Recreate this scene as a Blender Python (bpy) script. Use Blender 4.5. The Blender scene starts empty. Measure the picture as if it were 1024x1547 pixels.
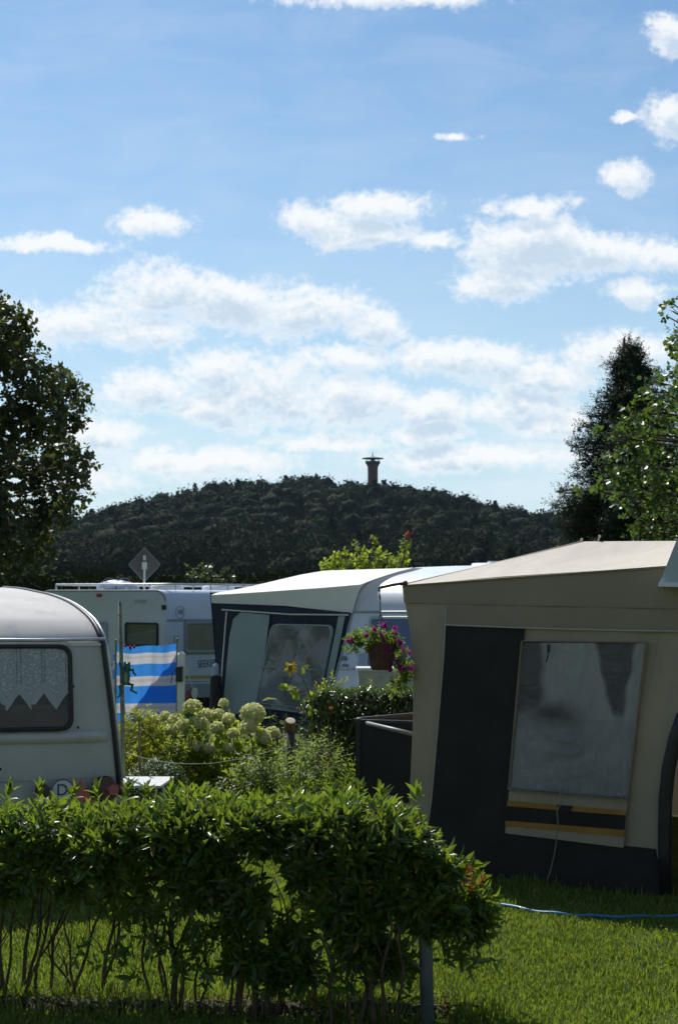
import bpy, math, random
import numpy as np
from mathutils import Vector, noise as mnoise
R = math.radians
rng = np.random.default_rng(7)
random.seed(7)
scene = bpy.context.scene
col = scene.collection

# ------------------------------------------------------------ camera
F = 2300.0; CX, CY = 512.0, 773.5; CAMZ = 2.15
PITCH = math.atan((900 - CY) / F)
cam_d = bpy.data.cameras.new('camera'); cam = bpy.data.objects.new('camera', cam_d); col.objects.link(cam)
cam.location = (0, 0, CAMZ); cam.rotation_euler = (R(90) + PITCH, 0, 0)
cam_d.sensor_fit = 'VERTICAL'; cam_d.sensor_height = 23.6; cam_d.sensor_width = 23.6
cam_d.lens = 23.6 * F / 1547.0
cam_d.clip_start = 0.1; cam_d.clip_end = 9000
cam_d.dof.use_dof = True; cam_d.dof.focus_distance = 9.2; cam_d.dof.aperture_fstop = 5.0
scene.camera = cam
scene.render.resolution_x = 677; scene.render.resolution_y = 1024
scene.view_settings.view_transform = 'Standard'; scene.view_settings.look = 'None'
scene.view_settings.gamma = 1.0; scene.view_settings.exposure = 0.0
scene.cycles.max_bounces = 8; scene.cycles.transparent_max_bounces = 24

SP, CP = math.sin(PITCH), math.cos(PITCH)
def ray(px, py):
    sx = (px - CX) / F; sz = -(py - CY) / F
    return Vector((sx, CP - sz * SP, SP + sz * CP))
CAM = Vector((0, 0, CAMZ))
def P(px, py, Y):                       # world point seen at a pixel, Y metres ahead
    d = ray(px, py); return CAM + d * (Y / d.y)
def G(px, py, z=0.0):
    d = ray(px, py); return CAM + d * ((z - CAMZ) / d.z)
def UV(px, py):
    d = ray(px, py); return d.x / d.y * F, d.z / d.y * F

# ------------------------------------------------------------ sun + world
SUN_AZ, SUN_EL = R(-24), R(50)          # azimuth from straight ahead, to the left
sd = Vector((math.sin(SUN_AZ) * math.cos(SUN_EL), math.cos(SUN_AZ) * math.cos(SUN_EL), math.sin(SUN_EL)))
sl = bpy.data.lights.new('sun', 'SUN'); sl.energy = 5.0; sl.angle = R(0.5); sl.color = (1.0, 0.95, 0.87)
so = bpy.data.objects.new('sun', sl); col.objects.link(so)
so.rotation_euler = (-sd).to_track_quat('-Z', 'Y').to_euler(); so.location = sd * 60

class NT:
    def __init__(s, tree): s.t = tree
    def n(s, typ, **kw):
        nd = s.t.nodes.new(typ)
        for k, v in kw.items(): setattr(nd, k, v)
        return nd
    def l(s, a, b): s.t.links.new(a, b)
    def put(s, sock, v):
        if isinstance(v, bpy.types.NodeSocket): s.l(v, sock)
        else: sock.default_value = v
    def m(s, op, a, b=None, c=None, clamp=False):
        nd = s.n('ShaderNodeMath', operation=op, use_clamp=clamp)
        s.put(nd.inputs[0], a)
        if b is not None: s.put(nd.inputs[1], b)
        if c is not None: s.put(nd.inputs[2], c)
        return nd.outputs[0]
    def vm(s, op, a, b=None):
        nd = s.n('ShaderNodeVectorMath', operation=op)
        s.put(nd.inputs[0], a)
        if b is not None: s.put(nd.inputs[1], b)
        return nd.outputs['Value'] if op in ('LENGTH', 'DOT_PRODUCT', 'DISTANCE') else nd.outputs[0]
    def ramp(s, v, a, b, lo=0.0, hi=1.0, smooth=True):
        nd = s.n('ShaderNodeMapRange', interpolation_type='SMOOTHSTEP' if smooth else 'LINEAR')
        s.put(nd.inputs['Value'], v); nd.inputs['From Min'].default_value = a; nd.inputs['From Max'].default_value = b
        nd.inputs['To Min'].default_value = lo; nd.inputs['To Max'].default_value = hi
        return nd.outputs[0]
    def mix(s, f, a, b, blend='MIX'):
        nd = s.n('ShaderNodeMix', data_type='RGBA', blend_type=blend)
        s.put(nd.inputs[0], f)
        s.put(nd.inputs[6], a if isinstance(a, bpy.types.NodeSocket) else (*a[:3], 1))
        s.put(nd.inputs[7], b if isinstance(b, bpy.types.NodeSocket) else (*b[:3], 1))
        return nd.outputs[2]
    def noise(s, vec, scale, detail=4, rough=0.5, dist=0.0, out=0):
        nd = s.n('ShaderNodeTexNoise'); nd.inputs['Scale'].default_value = scale
        nd.inputs['Detail'].default_value = detail; nd.inputs['Roughness'].default_value = rough
        nd.inputs['Distortion'].default_value = dist
        if vec is not None: s.l(vec, nd.inputs['Vector'])
        return nd.outputs[out]

PUFFS = [  # centre px, centre py, rx, ry : cumulus banks in the sky
 (110,492,105,30),(235,440,85,36),(350,455,95,38),(470,475,90,36),(555,490,50,24),(200,505,90,20),
 (225,590,75,32),(330,560,70,36),(400,590,95,46),(320,615,80,22),(540,608,85,34),(650,618,75,26),(760,615,90,26),
 (480,332,62,28),(560,315,80,22),(540,355,90,20),(650,362,60,16),(800,372,105,42),(765,425,80,26),(900,385,110,30),(990,385,70,22),(960,440,42,20),
 (805,312,62,18),(235,338,62,20),(90,370,105,13),(600,-6,150,18),(1015,55,38,32),(1015,178,42,34),(950,268,34,24),(690,205,26,7),(945,184,22,7),
 (930,535,90,28),(700,540,140,24),(820,570,90,22),(520,540,90,22),
 (160, 655, 60, 26), (300, 695, 150, 20), (505, 665, 90, 16), (720, 690, 150, 20), (650, 650, 80, 14), (110, 720, 90, 26), (820, 640, 80, 18)]
def build_world():
    w = bpy.data.worlds.new('World'); scene.world = w; w.use_nodes = True
    g = bpy.data.node_groups.new('cloud_density', 'ShaderNodeTree')
    g.interface.new_socket('UV', in_out='INPUT', socket_type='NodeSocketVector')
    g.interface.new_socket('Density', in_out='OUTPUT', socket_type='NodeSocketFloat')
    q = NT(g); gi = q.n('NodeGroupInput'); go = q.n('NodeGroupOutput')
    uv = gi.outputs[0]
    n1 = q.noise(uv, 0.012, 5, 0.55, 0.0, out=1)
    wv = q.vm('MULTIPLY', q.vm('SUBTRACT', n1, (0.5, 0.5, 0.5)), (80, 46, 0))
    p = q.vm('ADD', uv, wv)
    acc = None
    for (x, y, rx, ry) in PUFFS:
        u, v = UV(x, y)
        ln = q.vm('LENGTH', q.vm('MULTIPLY', q.vm('SUBTRACT', p, (u, v, 0)), (1 / (rx * 1.15), 1 / (ry * 1.25), 0)))
        d = q.m('SUBTRACT', 1.0, ln)
        acc = d if acc is None else q.m('MAXIMUM', acc, d)
    acc = q.m('MAXIMUM', acc, -1.5)
    n2 = q.noise(q.vm('MULTIPLY', uv, (0.8, 1.1, 1)), 0.013, 11, 0.62, 0.3)
    n3 = q.noise(uv, 0.07, 6, 0.6)
    den = q.m('ADD', acc, q.m('MULTIPLY', q.m('SUBTRACT', n2, 0.485), 1.9))
    den = q.m('ADD', den, q.m('MULTIPLY', q.m('SUBTRACT', n3, 0.5), 1.1))
    q.l(den, go.inputs[0])
    t = NT(w.node_tree); w.node_tree.nodes.clear()
    out = t.n('ShaderNodeOutputWorld'); bg = t.n('ShaderNodeBackground'); t.l(bg.outputs[0], out.inputs[0])
    sky = t.n('ShaderNodeTexSky', sky_type='NISHITA', sun_disc=False)
    sky.sun_elevation = SUN_EL; sky.sun_rotation = SUN_AZ; sky.altitude = 0
    sky.air_density = 1.0; sky.dust_density = 0.6; sky.ozone_density = 1.6
    tc = t.n('ShaderNodeTexCoord'); sx = t.n('ShaderNodeSeparateXYZ'); t.l(tc.outputs['Generated'], sx.inputs[0])
    yy = t.m('MAXIMUM', t.m('ABSOLUTE', sx.outputs[1]), 0.08)
    U = t.m('MULTIPLY', t.m('DIVIDE', sx.outputs[0], yy), F); V = t.m('MULTIPLY', t.m('DIVIDE', sx.outputs[2], yy), F)
    cb = t.n('ShaderNodeCombineXYZ'); t.l(U, cb.inputs[0]); t.l(V, cb.inputs[1])
    uv = cb.outputs[0]
    def dens(v):
        nd = t.n('ShaderNodeGroup'); nd.node_tree = g; t.l(v, nd.inputs[0]); return nd.outputs[0]
    d0 = dens(uv); d1 = dens(t.vm('ADD', uv, (-6, 26, 0)))
    a = t.ramp(d0, -0.18, 0.60)
    core = t.m('MULTIPLY', t.ramp(d1, 0.0, 0.9), t.ramp(d0, 0.05, 0.6))
    # thin wisps and the milky veil low in the sky
    st = t.vm('MULTIPLY', uv, (0.35, 1.0, 1.0))
    wn = t.noise(st, 0.014, 7, 0.6, 0.6)
    low = t.ramp(V, 30, 420, 1.0, 0.0)
    wisp = t.m('MULTIPLY', t.ramp(wn, 0.34, 0.72), t.m('ADD', t.m('MULTIPLY', low, 0.85), 0.14))
    fwd = t.ramp(sx.outputs[1], -0.15, 0.35)
    hz = t.m('MULTIPLY', t.ramp(V, -20, 950, 1.0, 0.0), fwd)
    wisp = t.m('MULTIPLY', wisp, fwd)
    SK = 0.1
    skyc = t.mix(1.0, sky.outputs[0], t.mix(fwd, (1.0, 0.93, 0.86), (0.77, 1.0, 1.12)), 'MULTIPLY')
    skyc = t.mix(t.m('MULTIPLY', hz, 0.62), skyc, (6.5, 8.1, 9.0))
    skyc = t.mix(wisp, skyc, (7.9, 9.0, 9.8))
    cc = t.mix(core, (9.8, 10.0, 10.1), (6.0, 7.3, 8.6))
    fin = t.mix(t.m('MULTIPLY', t.m('MULTIPLY', a, 0.92), fwd), skyc, cc)
    t.l(fin, bg.inputs[0]); bg.inputs[1].default_value = SK
build_world()

# ------------------------------------------------------------ materials
MAT = {}
def mat(name, base, rough=0.6, spec=0.5, bump=0.0, bscale=40, var=0.0, vscale=6, metal=0.0, transl=0.0, coat=0.0, alpha=1.0, dirt=0.0, dirt_col=(0.12, 0.11, 0.08), wrinkle=0.0, tcol=None, weave=0.0, emis=None):
    m = bpy.data.materials.new(name); m.use_nodes = True; t = NT(m.node_tree); m.node_tree.nodes.clear()
    out = t.n('ShaderNodeOutputMaterial'); b = t.n('ShaderNodeBsdfPrincipled')
    tc = t.n('ShaderNodeTexCoord').outputs['Object']
    c = (*base, 1)
    if var or dirt:
        n = t.noise(tc, vscale, 5, 0.6)
        c = t.mix(t.ramp(n, 0.3, 0.7), tuple(x * (1 - var) for x in base), tuple(min(1, x * (1 + var)) for x in base))
        if dirt:
            n2 = t.noise(t.vm('MULTIPLY', tc, (1, 1, 0.35)), vscale * 2.3, 7, 0.7)
            c = t.mix(t.ramp(n2, 0.5, 0.85, 0, dirt), c, dirt_col)
    t.put(b.inputs['Base Color'], c)
    b.inputs['Roughness'].default_value = rough; b.inputs['Metallic'].default_value = metal
    b.inputs['Specular IOR Level'].default_value = spec; b.inputs['Coat Weight'].default_value = coat
    b.inputs['Alpha'].default_value = alpha
    hgt = None
    if bump: hgt = t.m('MULTIPLY', t.noise(tc, bscale, 4, 0.6), bump)
    if wrinkle:
        wn = t.noise(t.vm('MULTIPLY', tc, (1, 1, 0.45)), 2.6, 3, 0.5, 1.2)
        wn = t.m('MULTIPLY', wn, wrinkle); hgt = wn if hgt is None else t.m('ADD', hgt, wn)
    if hgt is not None:
        bp = t.n('ShaderNodeBump'); bp.inputs['Distance'].default_value = 1.0; bp.inputs['Strength'].default_value = 1.0
        t.l(hgt, bp.inputs['Height']); t.l(bp.outputs[0], b.inputs['Normal'])
    sh = b.outputs[0]
    if transl:
        tr = t.n('ShaderNodeBsdfTranslucent'); t.put(tr.inputs[0], (*(tcol or base), 1))
        mx = t.n('ShaderNodeMixShader'); mx.inputs[0].default_value = transl
        t.l(sh, mx.inputs[1]); t.l(tr.outputs[0], mx.inputs[2]); sh = mx.outputs[0]
    t.l(sh, out.inputs[0]); MAT[name] = m; return m
def leaf_mat(name, dark, light, tcol, transl=0.4, rough=0.35, spec=0.5, vs=1.5, wi=0.65, wn=0.5):
    m = bpy.data.materials.new(name); m.use_nodes = True; t = NT(m.node_tree); m.node_tree.nodes.clear()
    out = t.n('ShaderNodeOutputMaterial'); b = t.n('ShaderNodeBsdfPrincipled')
    g = t.n('ShaderNodeNewGeometry'); tc = t.n('ShaderNodeTexCoord').outputs['Object']
    f = t.m('ADD', t.m('MULTIPLY', g.outputs['Random Per Island'], wi), t.m('MULTIPLY', t.noise(tc, vs, 3, 0.5), wn), clamp=True)
    old = t.m('GREATER_THAN', g.outputs['Random Per Island'], 0.965 if name.startswith('leaf_') else 2.0)
    t.l(t.mix(t.m('MULTIPLY', old, 0.8), t.mix(f, dark, light), (0.26, 0.19, 0.04)), b.inputs['Base Color'])
    b.inputs['Roughness'].default_value = rough; b.inputs['Specular IOR Level'].default_value = spec
    tr = t.n('ShaderNodeBsdfTranslucent'); t.l(t.mix(f, tuple(x * 0.7 for x in tcol), tcol), tr.inputs[0])
    mx = t.n('ShaderNodeMixShader'); mx.inputs[0].default_value = transl
    t.l(b.outputs[0], mx.inputs[1]); t.l(tr.outputs[0], mx.inputs[2]); t.l(mx.outputs[0], out.inputs[0])
    MAT[name] = m; return m

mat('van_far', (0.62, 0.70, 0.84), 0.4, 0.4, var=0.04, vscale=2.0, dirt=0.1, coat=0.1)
mat('van_old', (0.55, 0.545, 0.535), 0.75, 0.12, var=0.07, vscale=2.0, dirt=0.45, coat=0.0, bump=0.0006, bscale=9)
mat('van_white', (0.66, 0.71, 0.79), 0.38, 0.5, var=0.05, vscale=2.0, dirt=0.25, coat=0.15, bump=0.0006, bscale=9)
mat('van_cream', (0.55, 0.53, 0.44), 0.45, 0.5, var=0.05, vscale=2.0, dirt=0.3)
mat('van_gray', (0.40, 0.47, 0.50), 0.45, 0.5, var=0.05, dirt=0.2)
mat('van_stripe_gray', (0.30, 0.33, 0.34), 0.5)
mat('stripe_yellow', (0.55, 0.36, 0.06), 0.5)
mat('rubber', (0.02, 0.02, 0.022), 0.5, var=0.2)
mat('dark_inside', (0.03, 0.026, 0.024), 0.8, var=0.3)
mat('seat_brown', (0.10, 0.06, 0.045), 0.8, var=0.3)
mat('alu', (0.55, 0.57, 0.58), 0.35, metal=0.7, var=0.1)
mat('white_plastic', (0.75, 0.76, 0.76), 0.4, var=0.05)
mat('blue_cover', (0.35, 0.42, 0.56), 0.35, wrinkle=0.03, var=0.1)
mat('gray_metal', (0.22, 0.23, 0.23), 0.55, metal=0.3, var=0.15, dirt=0.3)
mat('antenna', (0.13, 0.12, 0.11), 0.5, var=0.06)
mat('red_lamp', (0.28, 0.012, 0.012), 0.25, coat=0.4)
mat('red_reflector', (0.50, 0.03, 0.02), 0.3, coat=0.3)
mat('lamp_dark', (0.05, 0.008, 0.01), 0.3)
mat('ink', (0.03, 0.03, 0.03), 0.6)
mat('ink_gray', (0.13, 0.14, 0.15), 0.6)
mat('sticker_white', (0.62, 0.64, 0.64), 0.5)
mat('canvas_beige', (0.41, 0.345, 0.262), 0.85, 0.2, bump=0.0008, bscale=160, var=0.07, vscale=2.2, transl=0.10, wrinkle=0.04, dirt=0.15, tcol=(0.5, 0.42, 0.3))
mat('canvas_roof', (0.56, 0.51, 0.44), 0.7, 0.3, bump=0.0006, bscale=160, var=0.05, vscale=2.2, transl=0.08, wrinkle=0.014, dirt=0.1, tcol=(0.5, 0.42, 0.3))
mat('canvas_gable_shade', (0.32, 0.26, 0.19), 0.8, 0.2, bump=0.0006, bscale=160, var=0.05, vscale=2.2, transl=0.05, wrinkle=0.012, tcol=(0.5, 0.42, 0.3))  # darker copy of the awning canvas: its shade is put into the colour
mat('canvas_dark', (0.036, 0.032, 0.030), 0.85, 0.2, bump=0.0008, bscale=160, var=0.15, vscale=3, wrinkle=0.012)
mat('canvas_orange', (0.36, 0.19, 0.045), 0.8, 0.2, bump=0.0006, bscale=160, var=0.1)
mat('piping', (0.42, 0.39, 0.33), 0.6)
mat('canvas_white', (0.82, 0.83, 0.82), 0.6, 0.3, var=0.04, vscale=2, transl=0.12, wrinkle=0.012)
mat('canvas_palegray', (0.36, 0.44, 0.47), 0.75, 0.2, var=0.06, vscale=2, transl=0.08, wrinkle=0.015)
mat('canvas_navy', (0.034, 0.048, 0.068), 0.8, 0.2, var=0.12, vscale=3, wrinkle=0.01)
mat('curtain_gray', (0.62, 0.61, 0.62), 0.9, 0.1, var=0.1, vscale=5, wrinkle=0.03, transl=0.3, bump=0.002, bscale=220)
mat('shaded_sheer', (0.82, 0.80, 0.77), 0.7, 0.3, var=0.14, vscale=9, transl=0.12, bump=0.006, bscale=90, alpha=0.24, wrinkle=0.035)
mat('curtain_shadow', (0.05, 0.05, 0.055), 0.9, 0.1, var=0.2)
mat('curtain_blue', (0.36, 0.43, 0.55), 0.85, 0.2, var=0.1, vscale=3, wrinkle=0.02)
mat('blind_beige', (0.34, 0.30, 0.27), 0.8, 0.2, var=0.15, vscale=3)
mat('pipe_gray', (0.17, 0.20, 0.22), 0.5, metal=0.2, var=0.12, dirt=0.3, vscale=8)
mat('hose_blue', (0.02, 0.20, 0.42), 0.4, 0.5, var=0.1, coat=0.2)
mat('cord', (0.22, 0.22, 0.20), 0.7)
mat('rope', (0.40, 0.42, 0.36), 0.7)
mat('screen_dark', (0.012, 0.012, 0.015), 0.5, 0.4, var=0.2)
mat('wood_cut', (0.62, 0.52, 0.38), 0.7, var=0.12, vscale=40)
mat('bark_brown', (0.22, 0.11, 0.045), 0.8, var=0.3, vscale=20, bump=0.004, bscale=40)
mat('post_dark', (0.05, 0.055, 0.05), 0.8, var=0.3)
mat('bark', (0.07, 0.055, 0.04), 0.9, var=0.3, vscale=12, bump=0.01, bscale=25)
mat('stem_brown', (0.085, 0.06, 0.035), 0.85, var=0.35, vscale=15)
mat('stem_green', (0.10, 0.14, 0.04), 0.8, var=0.3, vscale=15)
mat('dry_stem', (0.24, 0.19, 0.12), 0.85, var=0.3, vscale=15)
mat('bamboo', (0.17, 0.20, 0.13), 0.6, var=0.3, vscale=14)
mat('frog_green', (0.03, 0.12, 0.085), 0.5, var=0.35, vscale=60)
mat('frog_belly', (0.25, 0.32, 0.18), 0.5)
mat('basket', (0.10, 0.04, 0.028), 0.8, var=0.3, vscale=30)
mat('iron_brown', (0.10, 0.07, 0.05), 0.6, metal=0.3, var=0.3)
mat('wire', (0.10, 0.10, 0.10), 0.5, metal=0.4)
mat('concrete', (0.40, 0.40, 0.36), 0.9, var=0.12, vscale=7, bump=0.003, bscale=50)
mat('table_white', (0.70, 0.72, 0.72), 0.45, var=0.05)
mat('tower_brick', (0.16, 0.085, 0.07), 0.9, var=0.25, vscale=0.9)
mat('tower_dark', (0.07, 0.08, 0.08), 0.8)
mat('tower_roof', (0.25, 0.30, 0.30), 0.6)
mat('earth', (0.045, 0.035, 0.022), 0.95, var=0.4, vscale=8, bump=0.02, bscale=20)

leaf_mat('leaf_hedge', (0.024, 0.058, 0.012), (0.068, 0.128, 0.018), (0.32, 0.46, 0.035), 0.38, 0.32, 0.6)
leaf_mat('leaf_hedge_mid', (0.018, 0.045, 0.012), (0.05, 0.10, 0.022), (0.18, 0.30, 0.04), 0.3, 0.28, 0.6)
leaf_mat('leaf_oak', (0.022, 0.036, 0.012), (0.06, 0.078, 0.024), (0.14, 0.18, 0.035), 0.28, 0.45, 0.4, 0.8)
leaf_mat('leaf_conifer', (0.010, 0.026, 0.012), (0.028, 0.052, 0.020), (0.03, 0.06, 0.03), 0.12, 0.6, 0.2, 0.8)
leaf_mat('leaf_lime', (0.026, 0.056, 0.015), (0.066, 0.115, 0.026), (0.16, 0.26, 0.04), 0.40, 0.35, 0.5, 0.8)
leaf_mat('leaf_yellow', (0.10, 0.15, 0.015), (0.27, 0.29, 0.03), (0.58, 0.62, 0.06), 0.5, 0.6, 0.2)
leaf_mat('leaf_fresh', (0.06, 0.11, 0.015), (0.17, 0.24, 0.03), (0.55, 0.66, 0.06), 0.5, 0.55, 0.25)
leaf_mat('leaf_bed', (0.035, 0.075, 0.016), (0.10, 0.16, 0.025), (0.38, 0.52, 0.05), 0.45, 0.5, 0.3)
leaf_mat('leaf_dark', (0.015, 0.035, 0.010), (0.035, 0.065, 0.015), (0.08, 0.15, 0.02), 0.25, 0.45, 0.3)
leaf_mat('leaf_box', (0.02, 0.05, 0.012), (0.05, 0.10, 0.02), (0.12, 0.22, 0.03), 0.3, 0.4, 0.4)
leaf_mat('leaf_red', (0.10, 0.02, 0.012), (0.20, 0.03, 0.015), (0.45, 0.06, 0.03), 0.4, 0.4, 0.3)
leaf_mat('petal_cream', (0.58, 0.62, 0.30), (0.82, 0.82, 0.48), (0.92, 0.93, 0.48), 0.5, 0.8, 0.2, 6)
leaf_mat('petal_purple', (0.16, 0.010, 0.10), (0.30, 0.02, 0.20), (0.50, 0.03, 0.32), 0.4, 0.5, 0.2, 6)
leaf_mat('petal_pink', (0.40, 0.04, 0.22), (0.55, 0.10, 0.30), (0.7, 0.1, 0.4), 0.4, 0.5, 0.2, 6)
leaf_mat('petal_violet', (0.10, 0.06, 0.26), (0.18, 0.10, 0.40), (0.25, 0.15, 0.5), 0.4, 0.5, 0.2, 6)
leaf_mat('petal_yellow', (0.75, 0.48, 0.01), (0.85, 0.62, 0.02), (0.95, 0.75, 0.02), 0.4, 0.5, 0.2, 6)
leaf_mat('petal_orange', (0.5, 0.12, 0.03), (0.6, 0.2, 0.04), (0.8, 0.25, 0.05), 0.4, 0.5, 0.2, 6)
leaf_mat('petal_white', (0.6, 0.6, 0.55), (0.7, 0.7, 0.66), (0.7, 0.7, 0.65), 0.4, 0.5, 0.2, 6)
leaf_mat('grass_blade', (0.055, 0.105, 0.012), (0.17, 0.25, 0.03), (0.32, 0.44, 0.035), 0.4, 0.38, 0.5, 1.1)
leaf_mat('grass_dry', (0.16, 0.14, 0.06), (0.34, 0.30, 0.14), (0.3, 0.28, 0.1), 0.3, 0.6, 0.3)
leaf_mat('forest', (0.007, 0.015, 0.010), (0.036, 0.048, 0.018), (0.05, 0.08, 0.02), 0.06, 0.9, 0.05, 0.07, 0.12, 0.95)

def glass_mat(name, tint=(0.8, 0.85, 0.9), refl=0.12, haze_=0.15, hcol=(0.5, 0.55, 0.6), wr=0.0, rough=0.08):
    m = bpy.data.materials.new(name); m.use_nodes = True; t = NT(m.node_tree); m.node_tree.nodes.clear()
    out = t.n('ShaderNodeOutputMaterial'); tr = t.n('ShaderNodeBsdfTransparent'); tr.inputs[0].default_value = (*tint, 1)
    gl = t.n('ShaderNodeBsdfGlossy'); gl.inputs['Roughness'].default_value = rough
    df = t.n('ShaderNodeBsdfDiffuse'); df.inputs[0].default_value = (*hcol, 1)
    m1 = t.n('ShaderNodeMixShader'); m1.inputs[0].default_value = haze_; t.l(tr.outputs[0], m1.inputs[1]); t.l(df.outputs[0], m1.inputs[2])
    fr = t.n('ShaderNodeLayerWeight'); fr.inputs[0].default_value = 0.5
    f2 = t.m('ADD', t.m('MULTIPLY', t.m('POWER', fr.outputs['Facing'], 5), 0.9), refl + 0.012, clamp=True)
    m2 = t.n('ShaderNodeMixShader'); t.l(f2, m2.inputs[0]); t.l(m1.outputs[0], m2.inputs[1]); t.l(gl.outputs[0], m2.inputs[2])
    if wr:
        tc = t.n('ShaderNodeTexCoord').outputs['Object']
        w = t.noise(t.vm('MULTIPLY', tc, (1, 1, 0.6)), 3.0, 3, 0.55, 2.5)
        bp = t.n('ShaderNodeBump'); bp.inputs['Distance'].default_value = 1.0; t.l(t.m('MULTIPLY', w, wr), bp.inputs['Height'])
        t.l(bp.outputs[0], gl.inputs['Normal']); t.l(bp.outputs[0], df.inputs['Normal'])
    t.l(m2.outputs[0], out.inputs[0]); MAT[name] = m
leaf_mat('litter', (0.06, 0.04, 0.02), (0.16, 0.10, 0.05), (0.1, 0.07, 0.03), 0.1, 0.8, 0.1)
hm = bpy.data.materials.new('haze_air'); hm.use_nodes = True; t_ = NT(hm.node_tree); hm.node_tree.nodes.clear()
vo = t_.n('ShaderNodeVolumePrincipled'); vo.inputs['Color'].default_value = (0.50, 0.72, 1.0, 1); vo.inputs['Density'].default_value = 0.000042; vo.inputs['Anisotropy'].default_value = 0.2
t_.l(vo.outputs[0], t_.n('ShaderNodeOutputMaterial').inputs['Volume']); MAT['haze_air'] = hm
def shaded_sheer_mat():
    m = bpy.data.materials.new('shaded_sheer'); m.use_nodes = True; t = NT(m.node_tree); m.node_tree.nodes.clear()
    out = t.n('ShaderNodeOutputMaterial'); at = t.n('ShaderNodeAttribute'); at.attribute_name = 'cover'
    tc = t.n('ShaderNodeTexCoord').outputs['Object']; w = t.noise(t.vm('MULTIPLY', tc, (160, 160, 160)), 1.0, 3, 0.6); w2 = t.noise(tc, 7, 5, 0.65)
    a = t.m('MULTIPLY', at.outputs['Fac'], t.m('ADD', t.m('ADD', .62, t.m('MULTIPLY', w, .3)), t.m('MULTIPLY', w2, .25)), clamp=True)  # opacity follows the shade pattern painted per vertex
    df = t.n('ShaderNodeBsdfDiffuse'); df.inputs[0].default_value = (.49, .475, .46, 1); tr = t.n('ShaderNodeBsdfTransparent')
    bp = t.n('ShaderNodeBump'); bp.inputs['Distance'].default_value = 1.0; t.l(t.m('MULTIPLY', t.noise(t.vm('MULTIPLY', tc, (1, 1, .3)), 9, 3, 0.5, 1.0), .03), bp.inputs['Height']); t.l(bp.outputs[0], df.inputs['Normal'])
    mx = t.n('ShaderNodeMixShader'); t.l(a, mx.inputs[0]); t.l(tr.outputs[0], mx.inputs[1]); t.l(df.outputs[0], mx.inputs[2]); t.l(mx.outputs[0], out.inputs[0]); MAT['shaded_sheer'] = m
shaded_sheer_mat()
glass_mat('glass', (0.93, 0.94, 0.94), 0.004, 0.008)
glass_mat('glass_blue', (0.6, 0.66, 0.75), 0.10, 0.10, (0.3, 0.36, 0.5))
glass_mat('pvc', (0.90, 0.91, 0.93), 0.01, 0.07, (0.5, 0.5, 0.52), wr=0.03, rough=0.22)
glass_mat('pvc_blue', (0.6, 0.65, 0.76), 0.09, 0.30, (0.38, 0.43, 0.54), wr=0.02, rough=0.22)

def lace_mat():
    m = bpy.data.materials.new('lace'); m.use_nodes = True; t = NT(m.node_tree); m.node_tree.nodes.clear()
    out = t.n('ShaderNodeOutputMaterial'); tr = t.n('ShaderNodeBsdfTransparent')
    df = t.n('ShaderNodeBsdfDiffuse'); df.inputs[0].default_value = (0.85, 0.86, 0.88, 1)
    uv = t.n('ShaderNodeUVMap').outputs[0]; s = t.n('ShaderNodeSeparateXYZ'); t.l(uv, s.inputs[0])
    # u : number of scallops, v : metres above the scallop edge, z of uv unused
    fu = t.m('ABSOLUTE', t.m('SUBTRACT', t.m('FRACT', s.outputs[0]), 0.5))        # 0 centre .. 0.5 rim
    chev = t.m('FRACT', t.m('MULTIPLY', t.m('SUBTRACT', s.outputs[1], t.m('MULTIPLY', fu, 0.25)), 55))
    band = t.m('GREATER_THAN', chev, 0.45)
    low = t.m('LESS_THAN', s.outputs[1], t.m('ADD', t.m('MULTIPLY', fu, 0.25), 0.10))
    n = t.n('ShaderNodeTexVoronoi'); t.l(t.vm('MULTIPLY', uv, (7, 60, 1)), n.inputs['Vector']); n.inputs['Scale'].default_value = 1.0
    dots = t.ramp(n.outputs['Distance'], 0.25, 0.45, 0.95, 0.6)
    col_ = t.m('GREATER_THAN', t.m('ABSOLUTE', t.m('SUBTRACT', fu, 0.43)), 0.03)
    net = t.m('MULTIPLY', dots, t.m('ADD', t.m('MULTIPLY', col_, 0.35), 0.6))
    a = t.m('ADD', t.m('MULTIPLY', low, t.m('ADD', t.m('MULTIPLY', band, 0.55), 0.3)), t.m('MULTIPLY', t.m('SUBTRACT', 1.0, low), net), clamp=True)
    mx = t.n('ShaderNodeMixShader'); t.l(a, mx.inputs[0]); t.l(tr.outputs[0], mx.inputs[1]); t.l(df.outputs[0], mx.inputs[2])
    t.l(mx.outputs[0], out.inputs[0]); MAT['lace'] = m
lace_mat()

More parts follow.
